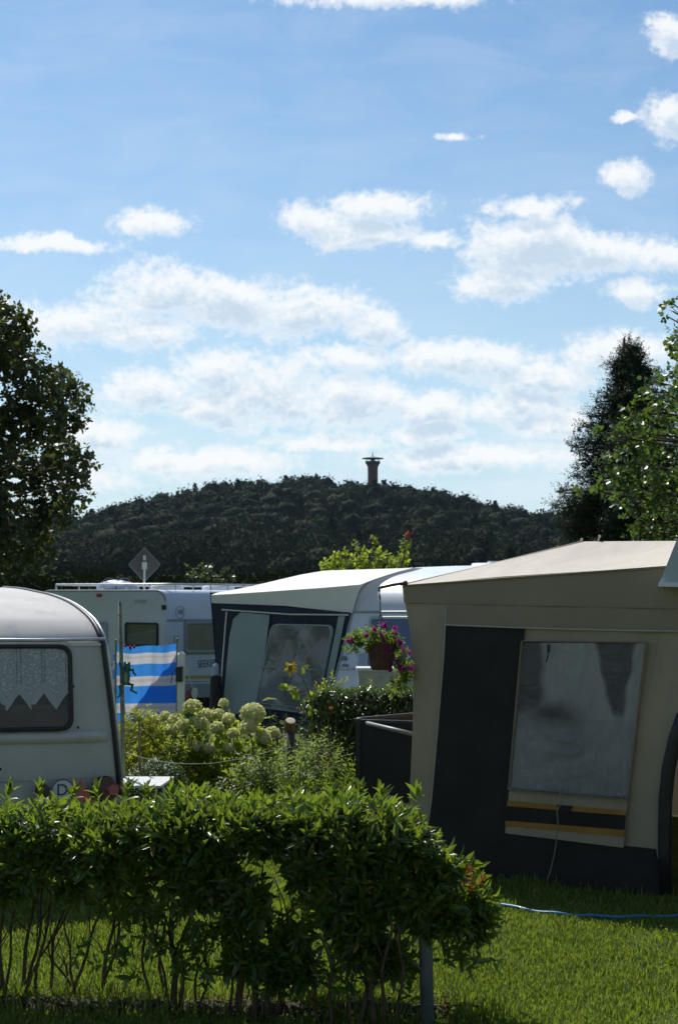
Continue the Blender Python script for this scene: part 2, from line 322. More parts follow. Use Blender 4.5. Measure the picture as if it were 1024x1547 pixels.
def stripe_cloth_mat():
    m = bpy.data.materials.new('windbreak_cloth'); m.use_nodes = True; t = NT(m.node_tree); m.node_tree.nodes.clear()
    out = t.n('ShaderNodeOutputMaterial')
    uv = t.n('ShaderNodeUVMap').outputs[0]; s = t.n('ShaderNodeSeparateXYZ'); t.l(uv, s.inputs[0])
    cr = t.n('ShaderNodeValToRGB'); cr.color_ramp.interpolation = 'CONSTANT'
    els = cr.color_ramp.elements
    B, Wh, Pk = (0.03, 0.26, 0.74, 1), (0.62, 0.62, 0.62, 1), (0.58, 0.50, 0.48, 1)
    stops = [(0.0, B), (0.09, Wh), (0.13, Pk), (0.16, Wh), (0.235, B), (0.40, Wh), (0.44, Pk), (0.48, Wh), (0.53, B), (0.76, Wh), (0.80, Pk), (0.84, Wh), (0.885, B)]
    els[0].position = 0; els[0].color = B; els[1].position = stops[1][0]; els[1].color = stops[1][1]
    for p_, c_ in stops[2:]:
        e = els.new(p_); e.color = c_
    t.l(s.outputs[1], cr.inputs[0])
    n = t.noise(t.vm('MULTIPLY', uv, (40, 60, 1)), 1.0, 3)
    c = t.mix(t.m('MULTIPLY', n, 0.35), cr.outputs[0], (0.1, 0.16, 0.3))
    d = t.n('ShaderNodeBsdfPrincipled'); t.l(c, d.inputs['Base Color']); d.inputs['Roughness'].default_value = 0.8
    tr = t.n('ShaderNodeBsdfTranslucent'); t.l(c, tr.inputs[0])
    mx = t.n('ShaderNodeMixShader'); mx.inputs[0].default_value = 0.6; t.l(d.outputs[0], mx.inputs[1]); t.l(tr.outputs[0], mx.inputs[2])
    t.l(mx.outputs[0], out.inputs[0]); MAT['windbreak_cloth'] = m
stripe_cloth_mat()

def ground_mat():
    m = bpy.data.materials.new('lawn_soil'); m.use_nodes = True; t = NT(m.node_tree); m.node_tree.nodes.clear()
    out = t.n('ShaderNodeOutputMaterial'); b = t.n('ShaderNodeBsdfPrincipled')
    tc = t.n('ShaderNodeTexCoord').outputs['Object']
    n1 = t.noise(tc, 1.6, 6, 0.6); n2 = t.noise(tc, 30, 5, 0.7)
    c = t.mix(t.ramp(n1, 0.35, 0.65), (0.055, 0.095, 0.014), (0.10, 0.14, 0.025))
    c = t.mix(t.ramp(n2, 0.45, 0.75), c, (0.10, 0.09, 0.03))
    t.l(c, b.inputs['Base Color']); b.inputs['Roughness'].default_value = 0.95; b.inputs['Specular IOR Level'].default_value = 0.1
    bp = t.n('ShaderNodeBump'); bp.inputs['Distance'].default_value = 0.03; t.l(n2, bp.inputs['Height']); t.l(bp.outputs[0], b.inputs['Normal'])
    t.l(b.outputs[0], out.inputs[0]); MAT['lawn_soil'] = m
ground_mat()

# ------------------------------------------------------------ object helpers
def tag(o, label=None, cat=None, group=None, kind=None):
    if label: o['label'] = label
    if cat: o['category'] = cat
    if group: o['group'] = group
    if kind: o['kind'] = kind
    return o
def thing(name, loc, label, cat, group=None):
    o = bpy.data.objects.new(name, None); col.objects.link(o); o.location = loc; o.empty_display_size = 0.2
    return tag(o, label, cat, group)
def origin_of(o):
    v = Vector((0, 0, 0))
    while o is not None: v += o.location; o = o.parent
    return v
def mesh_np(name, V, T, m, parent=None, loc=None, smooth=False, quads=False, uv=None):
    V = np.asarray(V, dtype=np.float32).copy(); k = 4 if quads else 3
    org = origin_of(parent) if parent else Vector(loc or (0, 0, 0))
    V -= np.array(org, dtype=np.float32)
    T = np.asarray(T, dtype=np.int32).reshape(-1)
    me = bpy.data.meshes.new(name); me.vertices.add(len(V)); me.vertices.foreach_set('co', V.reshape(-1))
    me.loops.add(len(T)); me.loops.foreach_set('vertex_index', T)
    nf = len(T) // k; me.polygons.add(nf); me.polygons.foreach_set('loop_start', np.arange(0, nf * k, k, dtype=np.int32))
    if smooth: me.polygons.foreach_set('use_smooth', np.ones(nf, dtype=bool))
    me.update(calc_edges=True); me.materials.append(MAT[m])
    o = bpy.data.objects.new(name, me); col.objects.link(o)
    if parent: o.parent = parent
    else: o.location = org
    return o

class MB:
    def __init__(s): s.v = []; s.f = []; s.uv = {}
    def add(s, vs, fs):
        b = len(s.v); s.v += [tuple(x) for x in vs]; s.f += [tuple(i + b for i in f) for f in fs]; return b
    def box(s, c, size, ax=None):
        ax = ax or (Vector((1, 0, 0)), Vector((0, 1, 0)), Vector((0, 0, 1))); c = Vector(c)
        vs = [c + ax[0] * (i * size[0] / 2) + ax[1] * (j * size[1] / 2) + ax[2] * (k * size[2] / 2) for k in (-1, 1) for j in (-1, 1) for i in (-1, 1)]
        s.add(vs, [(0, 2, 3, 1), (4, 5, 7, 6), (0, 1, 5, 4), (2, 6, 7, 3), (0, 4, 6, 2), (1, 3, 7, 5)])
    def tube(s, pts, r, n=8, cap=True):
        pts = [Vector(p) for p in pts]; rs = r if isinstance(r, (list, tuple)) else [r] * len(pts)
        prev = None; rings = []
        for i, p in enumerate(pts):
            d = (pts[min(i + 1, len(pts) - 1)] - pts[max(i - 1, 0)]).normalized()
            a = Vector((0, 0, 1)) if abs(d.z) < 0.9 else Vector((1, 0, 0))
            if prev is not None: a = prev
            x = (a - d * a.dot(d)).normalized(); y = d.cross(x); prev = x
            rings.append([p + (x * math.cos(t) + y * math.sin(t)) * rs[i] for t in [2 * math.pi * k / n for k in range(n)]])
        b = s.add([q for rg in rings for q in rg], [])
        for i in range(len(pts) - 1):
            for k in range(n):
                s.f.append((b + i * n + k, b + i * n + (k + 1) % n, b + (i + 1) * n + (k + 1) % n, b + (i + 1) * n + k))
        if cap:
            s.f.append(tuple(b + k for k in range(n))[::-1]); s.f.append(tuple(b + (len(pts) - 1) * n + k for k in range(n)))
    def lathe(s, c, prof, n=24, ax=Vector((0, 0, 1))):
        c = Vector(c); a = Vector((1, 0, 0)) if abs(ax.x) < 0.9 else Vector((0, 1, 0))
        x = (a - ax * a.dot(ax)).normalized(); y = ax.cross(x)
        b = s.add([c + ax * z + (x * math.cos(2 * math.pi * k / n) + y * math.sin(2 * math.pi * k / n)) * r for (r, z) in prof for k in range(n)], [])
        for i in range(len(prof) - 1):
            for k in range(n):
                s.f.append((b + i * n + k, b + i * n + (k + 1) % n, b + (i + 1) * n + (k + 1) % n, b + (i + 1) * n + k))
        s.f.append(tuple(b + k for k in range(n))[::-1]); s.f.append(tuple(b + (len(prof) - 1) * n + k for k in range(n)))
    def ball(s, c, r, n=12, m=8):
        r = r if isinstance(r, (tuple, list)) else (r, r, r); c = Vector(c)
        vs = []
        for i in range(1, m):
            th = math.pi * i / m
            for k in range(n):
                ph = 2 * math.pi * k / n
                vs.append((c.x + r[0] * math.sin(th) * math.cos(ph), c.y + r[1] * math.sin(th) * math.sin(ph), c.z + r[2] * math.cos(th)))
        b = s.add(vs + [(c.x, c.y, c.z + r[2]), (c.x, c.y, c.z - r[2])], [])
        for i in range(m - 2):
            for k in range(n):
                s.f.append((b + i * n + k, b + (i + 1) * n + k, b + (i + 1) * n + (k + 1) % n, b + i * n + (k + 1) % n))
        t = b + (m - 1) * n
        for k in range(n):
            s.f.append((t, b + k, b + (k + 1) % n)); s.f.append((t + 1, b + (m - 2) * n + (k + 1) % n, b + (m - 2) * n + k))
    def build(s, name, m, parent=None, loc=None, smooth=False, uvs=None):
        org = origin_of(parent) if parent else Vector(loc or (0, 0, 0))
        me = bpy.data.meshes.new(name); me.from_pydata([tuple(Vector(v) - org) for v in s.v], [], s.f)
        if smooth: me.polygons.foreach_set('use_smooth', [True] * len(me.polygons))
        me.update(); me.materials.append(MAT[m])
        if uvs is not None:
            ul = me.uv_layers.new(name='UVMap')
            for lp in me.loops: ul.data[lp.index].uv = uvs[lp.vertex_index]
        o = bpy.data.objects.new(name, me); col.objects.link(o)
        if parent: o.parent = parent
        else: o.location = org
        return o

class Plane:
    """A real plane in the place: origin, axis a (along), axis b (up, may lean); n faces the viewer."""
    def __init__(s, o, a, b=Vector((0, 0, 1))):
        s.o = Vector(o); s.a = Vector(a).normalized(); s.b = Vector(b)
        s.n = s.a.cross(s.b).normalized()
        if s.n.dot(CAM - s.o) < 0: s.n = -s.n
    def hit(s, px, py):
        d = ray(px, py); k = (s.o - CAM).dot(s.n) / d.dot(s.n); p = CAM + d * k - s.o
        bz = p.z / s.b.z; pa = p - s.b * bz
        return pa.dot(s.a), bz
    def pt(s, a, b, off=0.0): return s.o + s.a * a + s.b * b + s.n * off
    def at(s, px, py, off=0.0): return s.pt(*s.hit(px, py), off)

def lerp(a, b, t): return a + (b - a) * t
def patch(mb, pl, rows, off=0.0, nx=10, sub=4, wr=0.0, fr=3.0, seed=0.0, px=True, fn=None):
    """rows: list of rows of points (pixels, or plane coords when px=False); smooth cloth grid"""
    R_ = [[Vector((*(pl.hit(*p) if px else p), 0)) for p in r] for r in rows]
    grid = []
    for i in range(len(R_) - 1):
        for j in range(sub if i < len(R_) - 2 else sub + 1):
            t = j / sub; A = [lerp(R_[i][k], R_[i + 1][k], t) for k in range(len(R_[i]))]
            line = []
            for k in range(nx + 1):
                u = k / nx * (len(A) - 1); q = min(int(u), len(A) - 2); line.append(lerp(A[q], A[q + 1], u - q))
            grid.append(line)
    b = len(mb.v); m = len(grid[0])
    for gi, line in enumerate(grid):
        for gk, p in enumerate(line):
            o = off
            if wr: o += wr * mnoise.noise(Vector((p.x * fr + seed, p.y * fr * 0.6, seed)))
            if fn: o += fn(p.x, p.y, gk / nx, gi / (len(grid) - 1))
            mb.v.append(tuple(pl.pt(p.x, p.y, o)))
    for i in range(len(grid) - 1):
        for k in range(m - 1):
            mb.f.append((b + i * m + k, b + i * m + k + 1, b + (i + 1) * m + k + 1, b + (i + 1) * m + k))
def round_poly(pts, r, n=6):
    out = []; N = len(pts)
    for i in range(N):
        p = Vector(pts[i]); a = Vector(pts[i - 1]); b = Vector(pts[(i + 1) % N])
        A = p + (a - p).normalized() * r; B = p + (b - p).normalized() * r
        for k in range(n + 1):
            t = k / n; out.append((1 - t) ** 2 * A + 2 * t * (1 - t) * p + t * t * B)
    return out
def inset(pts, d):
    N = len(pts); c = sum((Vector(p) for p in pts), Vector((0, 0))) / N; out = []
    for i in range(N):
        p = Vector(pts[i]); e1 = (p - Vector(pts[i - 1])).normalized(); e2 = (Vector(pts[(i + 1) % N]) - p).normalized()
        n1 = Vector((-e1.y, e1.x)); n2 = Vector((-e2.y, e2.x))
        if n1.dot(c - p) < 0: n1 = -n1
        if n2.dot(c - p) < 0: n2 = -n2
        h = (n1 + n2); h = h / max(0.2, h.dot(n1)); out.append(p + h * d)
    return out
def frame(mb, pl, quad, wid, r, o0, o1, px=True):
    q = [Vector(pl.hit(*p)) if px else Vector(p) for p in quad]
    O = round_poly(q, r); I = round_poly(inset(q, wid), max(0.005, r - wid * 0.6)); N = len(O)
    b = len(mb.v)
    for ring, o in ((O, o0), (O, o1 * 0.8), ([lerp(x, y, 0.25) for x, y in zip(O, I)], o1), ([lerp(x, y, 0.8) for x, y in zip(O, I)], o1), (I, o1 * 0.8), (I, o0)):
        mb.v += [tuple(pl.pt(p.x, p.y, o)) for p in ring]
    for k in range(5):
        for i in range(N): mb.f.append((b + k * N + i, b + k * N + (i + 1) % N, b + (k + 1) * N + (i + 1) % N, b + (k + 1) * N + i))
def slab(mb, pl, quad, r, o0, o1, ins=0.0, px=True):
    q = [Vector(pl.hit(*p)) if px else Vector(p) for p in quad]
    if ins: q = inset(q, ins)
    O = round_poly(q, r) if r else [Vector(p) for p in q]; N = len(O); b = len(mb.v)
    mb.v += [tuple(pl.pt(p.x, p.y, o0)) for p in O] + [tuple(pl.pt(p.x, p.y, o1)) for p in O]
    mb.f.append(tuple(b + N + i for i in range(N))); mb.f.append(tuple(b + i for i in range(N))[::-1])
    for i in range(N): mb.f.append((b + i, b + (i + 1) % N, b + N + (i + 1) % N, b + N + i))
def text_on(pl, s, px, py, size, m, parent, name='lettering', off=0.006, rot=0.0):
    c = bpy.data.curves.new(name, 'FONT'); c.body = s; c.size = size; c.align_x = 'CENTER'; c.align_y = 'CENTER'; c.extrude = 0.0015
    o = bpy.data.objects.new('tmp_' + name, c); col.objects.link(o)
    dg = bpy.context.evaluated_depsgraph_get(); me = bpy.data.meshes.new_from_object(o.evaluated_get(dg))
    bpy.data.objects.remove(o); bpy.data.curves.remove(c)
    a, b = pl.hit(px, py); org = origin_of(parent); sgn = 1 if pl.a.x > 0 else -1
    for v in me.vertices:
        x, y = v.co.x, v.co.y; x, y = x * math.cos(rot) - y * math.sin(rot), x * math.sin(rot) + y * math.cos(rot)
        v.co = pl.pt(a + sgn * x, b + y, off + v.co.z) - org
    me.materials.clear(); me.materials.append(MAT[m]); me.name = name
    k = bpy.data.objects.new(name, me); col.objects.link(k); k.parent = parent; return k

# ------------------------------------------------------------ foliage helpers
def tmpl(kind):
    if kind == 'lance':
        v = [(0, 0, 0), (.33, 0, -.03), (.68, 0, -.07), (1, 0, -.17), (.30, .5, .07), (.66, .42, .0), (.30, -.5, .07), (.66, -.42, .0)]
        f = [(0, 1, 4), (1, 5, 4), (1, 2, 5), (2, 3, 5), (0, 6, 1), (1, 6, 7), (1, 7, 2), (2, 7, 3)]
    elif kind == 'round':
        v = [(0, 0, 0), (.5, 0, -.05), (1, 0, -.15), (.15, .42, .05), (.6, .5, .03), (.15, -.42, .05), (.6, -.5, .03)]
        f = [(0, 1, 3), (1, 4, 3), (1, 2, 4), (0, 5, 1), (1, 5, 6), (1, 6, 2)]
    else:
        v = [(0, 0, 0), (.5, .5, .08), (1, 0, -.1), (.5, -.5, .08)]; f = [(0, 2, 1), (0, 3, 2)]
    return np.array(v, dtype=np.float64), np.array(f)
def norm(a): return a / np.maximum(1e-9, np.linalg.norm(a, axis=-1, keepdims=True))
def place_leaves(pos, d, nrm, L, W, kind):
    tv, tf = tmpl(kind); d = norm(d); nrm = norm(nrm - d * np.sum(nrm * d, -1, keepdims=True)); sd_ = np.cross(nrm, d)
    L = np.asarray(L).reshape(-1, 1, 1) * np.ones((len(pos), 1, 1)); W = np.asarray(W).reshape(-1, 1, 1) * np.ones((len(pos), 1, 1))
    V = pos[:, None, :] + d[:, None, :] * tv[None, :, 0:1] * L + sd_[:, None, :] * tv[None, :, 1:2] * W + nrm[:, None, :] * tv[None, :, 2:3] * L
    T = tf[None] + (np.arange(len(pos)) * len(tv))[:, None, None]
    return V.reshape(-1, 3), T.reshape(-1, 3)
def rand_dir(n):
    a = rng.normal(size=(n, 3)); return norm(a)
def shoots(base, dirs, slen, nl, L, W, kind='lance', spread=(45, 80), droop=0.1):
    """leaves set along short shoots -> verts, tris"""
    n = len(base); dirs = norm(dirs); slen = np.asarray(slen) * np.ones(n)
    ref = np.where(np.abs(dirs[:, 2:3]) < 0.9, np.array([[0, 0, 1.0]]), np.array([[1.0, 0, 0]]))
    x = norm(np.cross(dirs, ref)); y = np.cross(dirs, x)
    t = (np.arange(nl) + 0.5) / nl
    pos = base[:, None, :] + dirs[:, None, :] * (slen[:, None, None] * t[None, :, None])
    az = (np.arange(nl) * 2.4)[None, :] + rng.uniform(0, 6.28, (n, 1)) + rng.normal(0, .3, (n, nl))
    sp = np.radians(np.linspace(spread[1], spread[0], nl))[None, :] + rng.normal(0, .18, (n, nl))
    rad = x[:, None, :] * np.cos(az)[..., None] + y[:, None, :] * np.sin(az)[..., None]
    ld = dirs[:, None, :] * np.cos(sp)[..., None] + rad * np.sin(sp)[..., None]
    ld[..., 2] -= droop
    nr = dirs[:, None, :] * np.sin(sp)[..., None] - rad * np.cos(sp)[..., None] + rng.normal(0, .15, (n, nl, 3))
    sz = rng.uniform(.55, 1.22, (n, nl)) * (1 - .35 * np.abs(t * 2 - .9))[None, :]
    return place_leaves(pos.reshape(-1, 3), ld.reshape(-1, 3), nr.reshape(-1, 3), (L * sz).reshape(-1), (W * sz).reshape(-1), kind)
def merge(parts):
    Vs, Ts, o = [], [], 0
    for V, T in parts: Vs.append(V); Ts.append(T + o); o += len(V)
    return np.concatenate(Vs), np.concatenate(Ts)
def lump(d, seed, amp):
    r2 = np.random.default_rng(seed); s = np.zeros(len(d))
    for k in range(6):
        a = r2.normal(size=3) * (1.5 + k * 0.9); s += np.sin(d @ a + r2.uniform(0, 6.28)) / (1 + k * .4)
    return 1 + amp * s / 2.2
def ell_pts(c, r, n, seed, amp=0.2, bias=0.4, zmin=-1.0):
    d = rand_dir(n * 2); d = d[d[:, 2] > zmin][:n]
    rr = rng.uniform(0.15, 1, len(d)) ** bias * lump(d, seed, amp)
    return np.array(c) + d * rr[:, None] * np.array(r), d
def stems(mb, base, tips, r0, r1=0.003, spread=0.1, n=5, bend=0.15):
    for tp in tips:
        b = Vector(base) + Vector((random.uniform(-spread, spread), random.uniform(-spread, spread), 0)); tp = Vector(tp)
        mid = Vector((random.uniform(-1, 1), random.uniform(-1, 1), 0)) * bend * (tp - b).length * 0.4
        pts = []
        for i in range(6):
            t = i / 5; q = lerp(b, tp, t); q = q + mid * math.sin(t * math.pi); q.z = lerp(b.z, tp.z, t ** 0.85); pts.append(q)
        mb.tube(pts, [lerp(r0, r1, i / 5) for i in range(6)], n)
def bush(name, label, cat, c, r, ns, nl, L, W, m, kind='lance', seed=1, amp=0.2, bias=0.45, slen=0.12, up=0.6, nstem=12, sr=0.008, smat='stem_brown', group=None, spread=(45, 80), zmin=-0.85, droop=.1, stem_spread=.1):
    t = thing(name, (c[0], c[1], 0), label, cat, group)
    p, d = ell_pts(c, r, ns, seed, amp, bias, zmin)
    p[:, 2] = np.maximum(p[:, 2], 0.03)
    dd = d + np.array([0, 0, up]) + rng.normal(0, .35, d.shape)
    V, T = shoots(p, dd, slen * rng.uniform(.7, 1.3, len(p)), nl, L, W, kind, spread, droop)
    f = mesh_np('foliage', V, T, m, t)
    mb = MB(); idx = rng.choice(len(p), min(nstem, len(p)), replace=False)
    stems(mb, (c[0], c[1], 0), [p[i] for i in idx], sr, 0.002, stem_spread)
    mb.build('stem', smat, t, smooth=True)
    return t, f

# ============================================================ THE SETTING
def build_ground():
    xs = np.concatenate([np.linspace(-1500, -40, 12), np.linspace(-30, 30, 61), np.linspace(40, 1500, 12)])
    ys = np.concatenate([np.linspace(-200, -10, 5), np.linspace(0, 60, 61), np.linspace(80, 2600, 14)])
    V = np.array([(x, y, 0.012 * mnoise.noise(Vector((x * .7, y * .7, 0))) - 0.008 if abs(x) < 31 and 0 < y < 61 else -0.01) for y in ys for x in xs])
    n = len(xs); T = [(j * n + i, j * n + i + 1, (j + 1) * n + i + 1, (j + 1) * n + i) for j in range(len(ys) - 1) for i in range(n - 1)]
    tag(mesh_np('ground', V, T, 'lawn_soil', quads=True, smooth=True), kind='structure')
build_ground()

# tent wall footprint, needed by the lawn
TL, TR = Vector((0.56, 12.2, 0)), Vector((2.32, 10.94, 0))
def build_grass():
    xs, ys = [], []
    N = 215000
    y = 7.0 + 6.3 * rng.uniform(0, 1, N) ** 1.15; x = rng.uniform(-0.25, 0.31, N) * y * 1.02
    td = (TR - TL).normalized(); side = (x - TL.x) * td.y - (y - TL.y) * td.x        # behind the tent wall ?
    keep = ~((side < 0.02) & (x > 0.5) & (y > 10))
    strip = (np.abs(y - 8.02 + 0.06 * x) < 0.15) & (x < .6) & (rng.uniform(0, 1, len(x)) < .5); keep &= ~strip
    x, y, side = x[keep], y[keep], side[keep]
    pn = np.array([mnoise.noise(Vector((a * 1.3, b * 1.3, 9))) + .6 * mnoise.noise(Vector((a * 5, b * 5, 4))) for a, b in zip(x, y)]); kp = rng.uniform(0, 1, len(x)) < np.clip(.85 + 1.1 * pn, .30, 1); x, y, side = x[kp], y[kp], side[kp]
    n = len(x)
    cl = np.array([mnoise.noise(Vector((a * 3.0, b * 3.0, 5))) for a, b in zip(x, y)])
    cl2 = np.array([mnoise.noise(Vector((a * 9.0, b * 9.0, 2))) for a, b in zip(x, y)])
    h = (0.033 + 0.015 * cl + 0.012 * cl2) * rng.uniform(.6, 1.35, n)
    tall = rng.uniform(0, 1, n) < 0.012; h[tall] *= 1.9
    # unmown fringe along the hedge foot and the tent skirt
    fr = (np.abs(y - 8.05 + 0.06 * x) < 0.22) & (x < 0.9) & (rng.uniform(0, 1, n) < .3); h[fr] *= rng.uniform(1.5, 3.6, fr.sum())
    fr2 = (side > 0) & (side < 0.14) & (x > 0.5) & (rng.uniform(0, 1, n) < .5); h[fr2] *= rng.uniform(1.2, 2.4, fr2.sum())
    w = rng.uniform(.0022, .0048, n); ang = rng.uniform(0, 6.28, n); lean = rng.uniform(.1, .9, n) * h
    dx, dy = np.cos(ang), np.sin(ang); sx, sy = -dy, dx
    b = np.stack([x, y, np.full(n, -0.006)], 1); D = np.stack([dx, dy, 0 * dx], 1); S = np.stack([sx, sy, 0 * sx], 1); Z = np.array([0, 0, 1.0])
    w = w[:, None]; hh = h[:, None]; ln = lean[:, None]
    V = np.stack([b - S * w, b + S * w, b + D * ln * .3 + Z * hh * .6 - S * w * .8, b + D * ln * .3 + Z * hh * .6 + S * w * .8, b + D * ln + Z * hh], 1).reshape(-1, 3)
    T = (np.array([(0, 1, 3), (0, 3, 2), (2, 3, 4)])[None] + (np.arange(n) * 5)[:, None, None]).reshape(-1, 3)
    tag(mesh_np('grass', V, T, 'grass_blade'), 'short mown green grass of the pitch', 'grass', kind='stuff')
    dry = rng.uniform(0, 1, n) < .035; Vd = V.reshape(-1, 5, 3)[dry].reshape(-1, 3); kd = int(dry.sum()); Vd = Vd + np.array([.004, .004, .002])
    Td = (np.array([(0, 1, 3), (0, 3, 2), (2, 3, 4)])[None] + (np.arange(kd) * 5)[:, None, None]).reshape(-1, 3)
    tag(mesh_np('dry_grass', Vd, Td, 'grass_dry'), 'dry straw-coloured blades among the green lawn', 'dry grass', kind='stuff')
    # clover and tiny flowers
    k = 420; y = rng.uniform(7.4, 10.3, k); x = rng.uniform(-.2, .235, k) * y
    p = np.stack([x, y, rng.uniform(.03, .055, k)], 1)
    V, T = shoots(p, np.tile([0, 0, 1.0], (k, 1)) + rng.normal(0, .3, (k, 3)), .006, 4, .012, .012, 'round', (60, 85))
    tag(mesh_np('clover', V, T, 'leaf_fresh'), 'pale clover leaves scattered in the lawn', 'clover', kind='stuff')
build_grass()

# ------------------------------------------------------------ hill + forest + tower
RIDGE = [(-500, 815), (-100, 800), (85, 790), (150, 778), (200, 762), (260, 752), (290, 744), (330, 738), (400, 733), (470, 728), (520, 731), (560, 738), (620, 740), (680, 752), (740, 766), (800, 780), (860, 783), (1000, 790), (1500, 815)]
HY = 800.0
def ridge_z(x):
    xs = [UV(p[0], p[1])[0] / F * HY for p in RIDGE]; zs = [CAMZ + UV(p[0], p[1])[1] / F * HY for p in RIDGE]
    return np.interp(x, xs, zs) - 13.0
def hill_z(x, y):
    t = np.clip((y - 330) / (HY - 330), 0, 1); t = t * t * (3 - 2 * t)
    back = np.clip((y - HY) / 500, 0, 1)
    return ridge_z(x * HY / np.maximum(y, 200)) * t * (1 - back * back) 
def build_hill():
    xs = np.linspace(-560, 560, 60); ys = np.linspace(330, 1300, 40)
    X, Y = np.meshgrid(xs, ys); Z = hill_z(X, Y) - 0.5
    V = np.stack([X, Y, Z], -1).reshape(-1, 3); n = len(xs)
    T = [(j * n + i, j * n + i + 1, (j + 1) * n + i + 1, (j + 1) * n + i) for j in range(len(ys) - 1) for i in range(n - 1)]
    tag(mesh_np('hill', V, T, 'lawn_soil', quads=True, smooth=True), kind='structure')
    # trees
    tr = []
    for y in np.arange(345, 830, 12.0):
        half = y * 0.27 + 40
        for x in np.arange(-half, half, 9.2):
            tr.append((x + rng.uniform(-3, 3), y + rng.uniform(-5, 5)))
    tr = np.array(tr); n = len(tr); z = hill_z(tr[:, 0], tr[:, 1])
    near_tower = (np.abs(tr[:, 0] - 18) < 9) & (tr[:, 1] > 740)
    Hh = rng.uniform(7.5, 15, n); Rr = rng.uniform(3.6, 7.6, n); con = rng.uniform(0, 1, n) < 0.09
    Hh[con] += 1.0; Rr[con] *= .9; Hh[near_tower] *= .8
    parts = []
    K = 250
    for i in range(n):
        k = K if tr[i, 1] > 500 else 520
        d = rand_dir(k); d[:, 2] = np.abs(d[:, 2]) * 1.1 - 0.35
        d = norm(d)
        if con[i]:
            t = rng.uniform(0, 1, k) ** .7; ang = rng.uniform(0, 6.28, k); rr = (1 - t) * Rr[i] * .75 * (0.7 + .3 * np.sin(t * 26)) + .2
            p = np.stack([np.cos(ang) * rr, np.sin(ang) * rr, Hh[i] * (.25 + .78 * t)], 1)
        else:
            l = lump(d * 1.6, i, 0.28)
            p = d * np.array([Rr[i], Rr[i], Hh[i] * .40]) * l[:, None] * rng.uniform(.72, 1.08, (k, 1)); p[:, 2] += Hh[i] * .60
        p += np.array([tr[i, 0], tr[i, 1], z[i]])
        parts.append((p, d))
    # a solid heart in every crown
    ph = np.linspace(0, 2 * np.pi, 10, endpoint=False); sv = [(0, 0, 1)] + [(math.sin(th) * math.cos(q), math.sin(th) * math.sin(q), math.cos(th)) for th in (.55, 1.05, 1.6, 2.2) for q in ph]
    sv = np.array(sv); sf = [(0, 1 + k, 1 + (k + 1) % 10) for k in range(10)]
    for r_ in range(3):
        for k in range(10): a_, b_ = 1 + r_ * 10 + k, 1 + r_ * 10 + (k + 1) % 10; sf += [(a_, a_ + 10, b_ + 10), (a_, b_ + 10, b_)]
    sf = np.array(sf); HV, HT = [], []
    for i in range(n):
        if con[i]: continue
        HV.append(sv * np.array([Rr[i], Rr[i], Hh[i] * .40]) * ((.80 if tr[i, 1] > 500 else .66) * lump(sv * 1.6, i, 0.28))[:, None] + np.array([tr[i, 0], tr[i, 1], z[i] + Hh[i] * .60])); HT.append(sf)
    hearts = merge(list(zip(HV, HT)))
    p = np.concatenate([a for a, _ in parts]); d = np.concatenate([a for _, a in parts])
    sz = rng.uniform(.6, 1.2, len(p)) * (.55 + .45 * np.clip(p[:, 1] / 700, .3, 1))
    V, T = place_leaves(p, rand_dir(len(p)), d + rng.normal(0, .30, d.shape), sz * 1.25, sz * 1.05, 'diamond')
    V, T = merge([(V, T), hearts]); V = V
    tag(mesh_np('forest', V, T, 'forest'), 'dark mixed forest covering the far hill', 'forest', kind='stuff')
build_hill()
def build_tower():
    b = P(563, 742, HY - 30); s = (HY - 30) / F   # metres per photo pixel
    z0 = hill_z(np.array([b.x]), np.array([b.y]))[0]; c = Vector((b.x, b.y, z0))
    zt = lambda py: P(563, py, HY - 30).z - z0
    t = thing('lookout_tower', c, 'distant round brick lookout tower with a flat disc roof, rising from the forested hilltop', 'tower')
    m = MB(); m.lathe(c, [(8.2 * s, 0), (7.6 * s, zt(712)), (7.8 * s, zt(706)), (9.4 * s, zt(702))], 28); m.build('shaft', 'tower_brick', t)
    m = MB(); m.lathe(c, [(9.6 * s, zt(701.8)), (11.2 * s, zt(700)), (11.4 * s, zt(697.2)), (10.8 * s, zt(697)), (10.8 * s, zt(699))], 28); m.build('viewing_platform', 'tower_dark', t)
    for k in range(10):
        a = k * 0.6283; m = MB(); q = c + Vector((math.cos(a) * 10.2 * s, math.sin(a) * 10.2 * s, 0))
        m.tube([q + Vector((0, 0, zt(697.2))), q + Vector((0, 0, zt(692.6)))], 0.10, 6); m.build('post', 'tower_dark', t)
    m = MB(); m.tube([c + Vector((0, 0, zt(699))), c + Vector((0, 0, zt(692)))], .8, 12); m.build('stair_core', 'tower_dark', t)
    m = MB(); m.lathe(c, [(16.4 * s, zt(693)), (16.6 * s, zt(692.3)), (8 * s, zt(690.9)), (1.8 * s, zt(689.6)), (1.4 * s, zt(688.4))], 28); r = m.build('roof', 'tower_roof', t)
    m = MB(); m.tube([c + Vector((0, 0, zt(689))), c + Vector((0, 0, zt(682)))], [.22, .08], 6); m.build('mast', 'tower_dark', r)
    for k, (a, y0) in enumerate([(-1.4, 722), (-1.7, 713)]):
        m = MB(); m.box(c + Vector((math.cos(a) * 7.9 * s, math.sin(a) * 7.9 * s, zt(y0))), (1.0, .5, 1.6)); m.build('window', 'tower_dark', t)
build_tower()

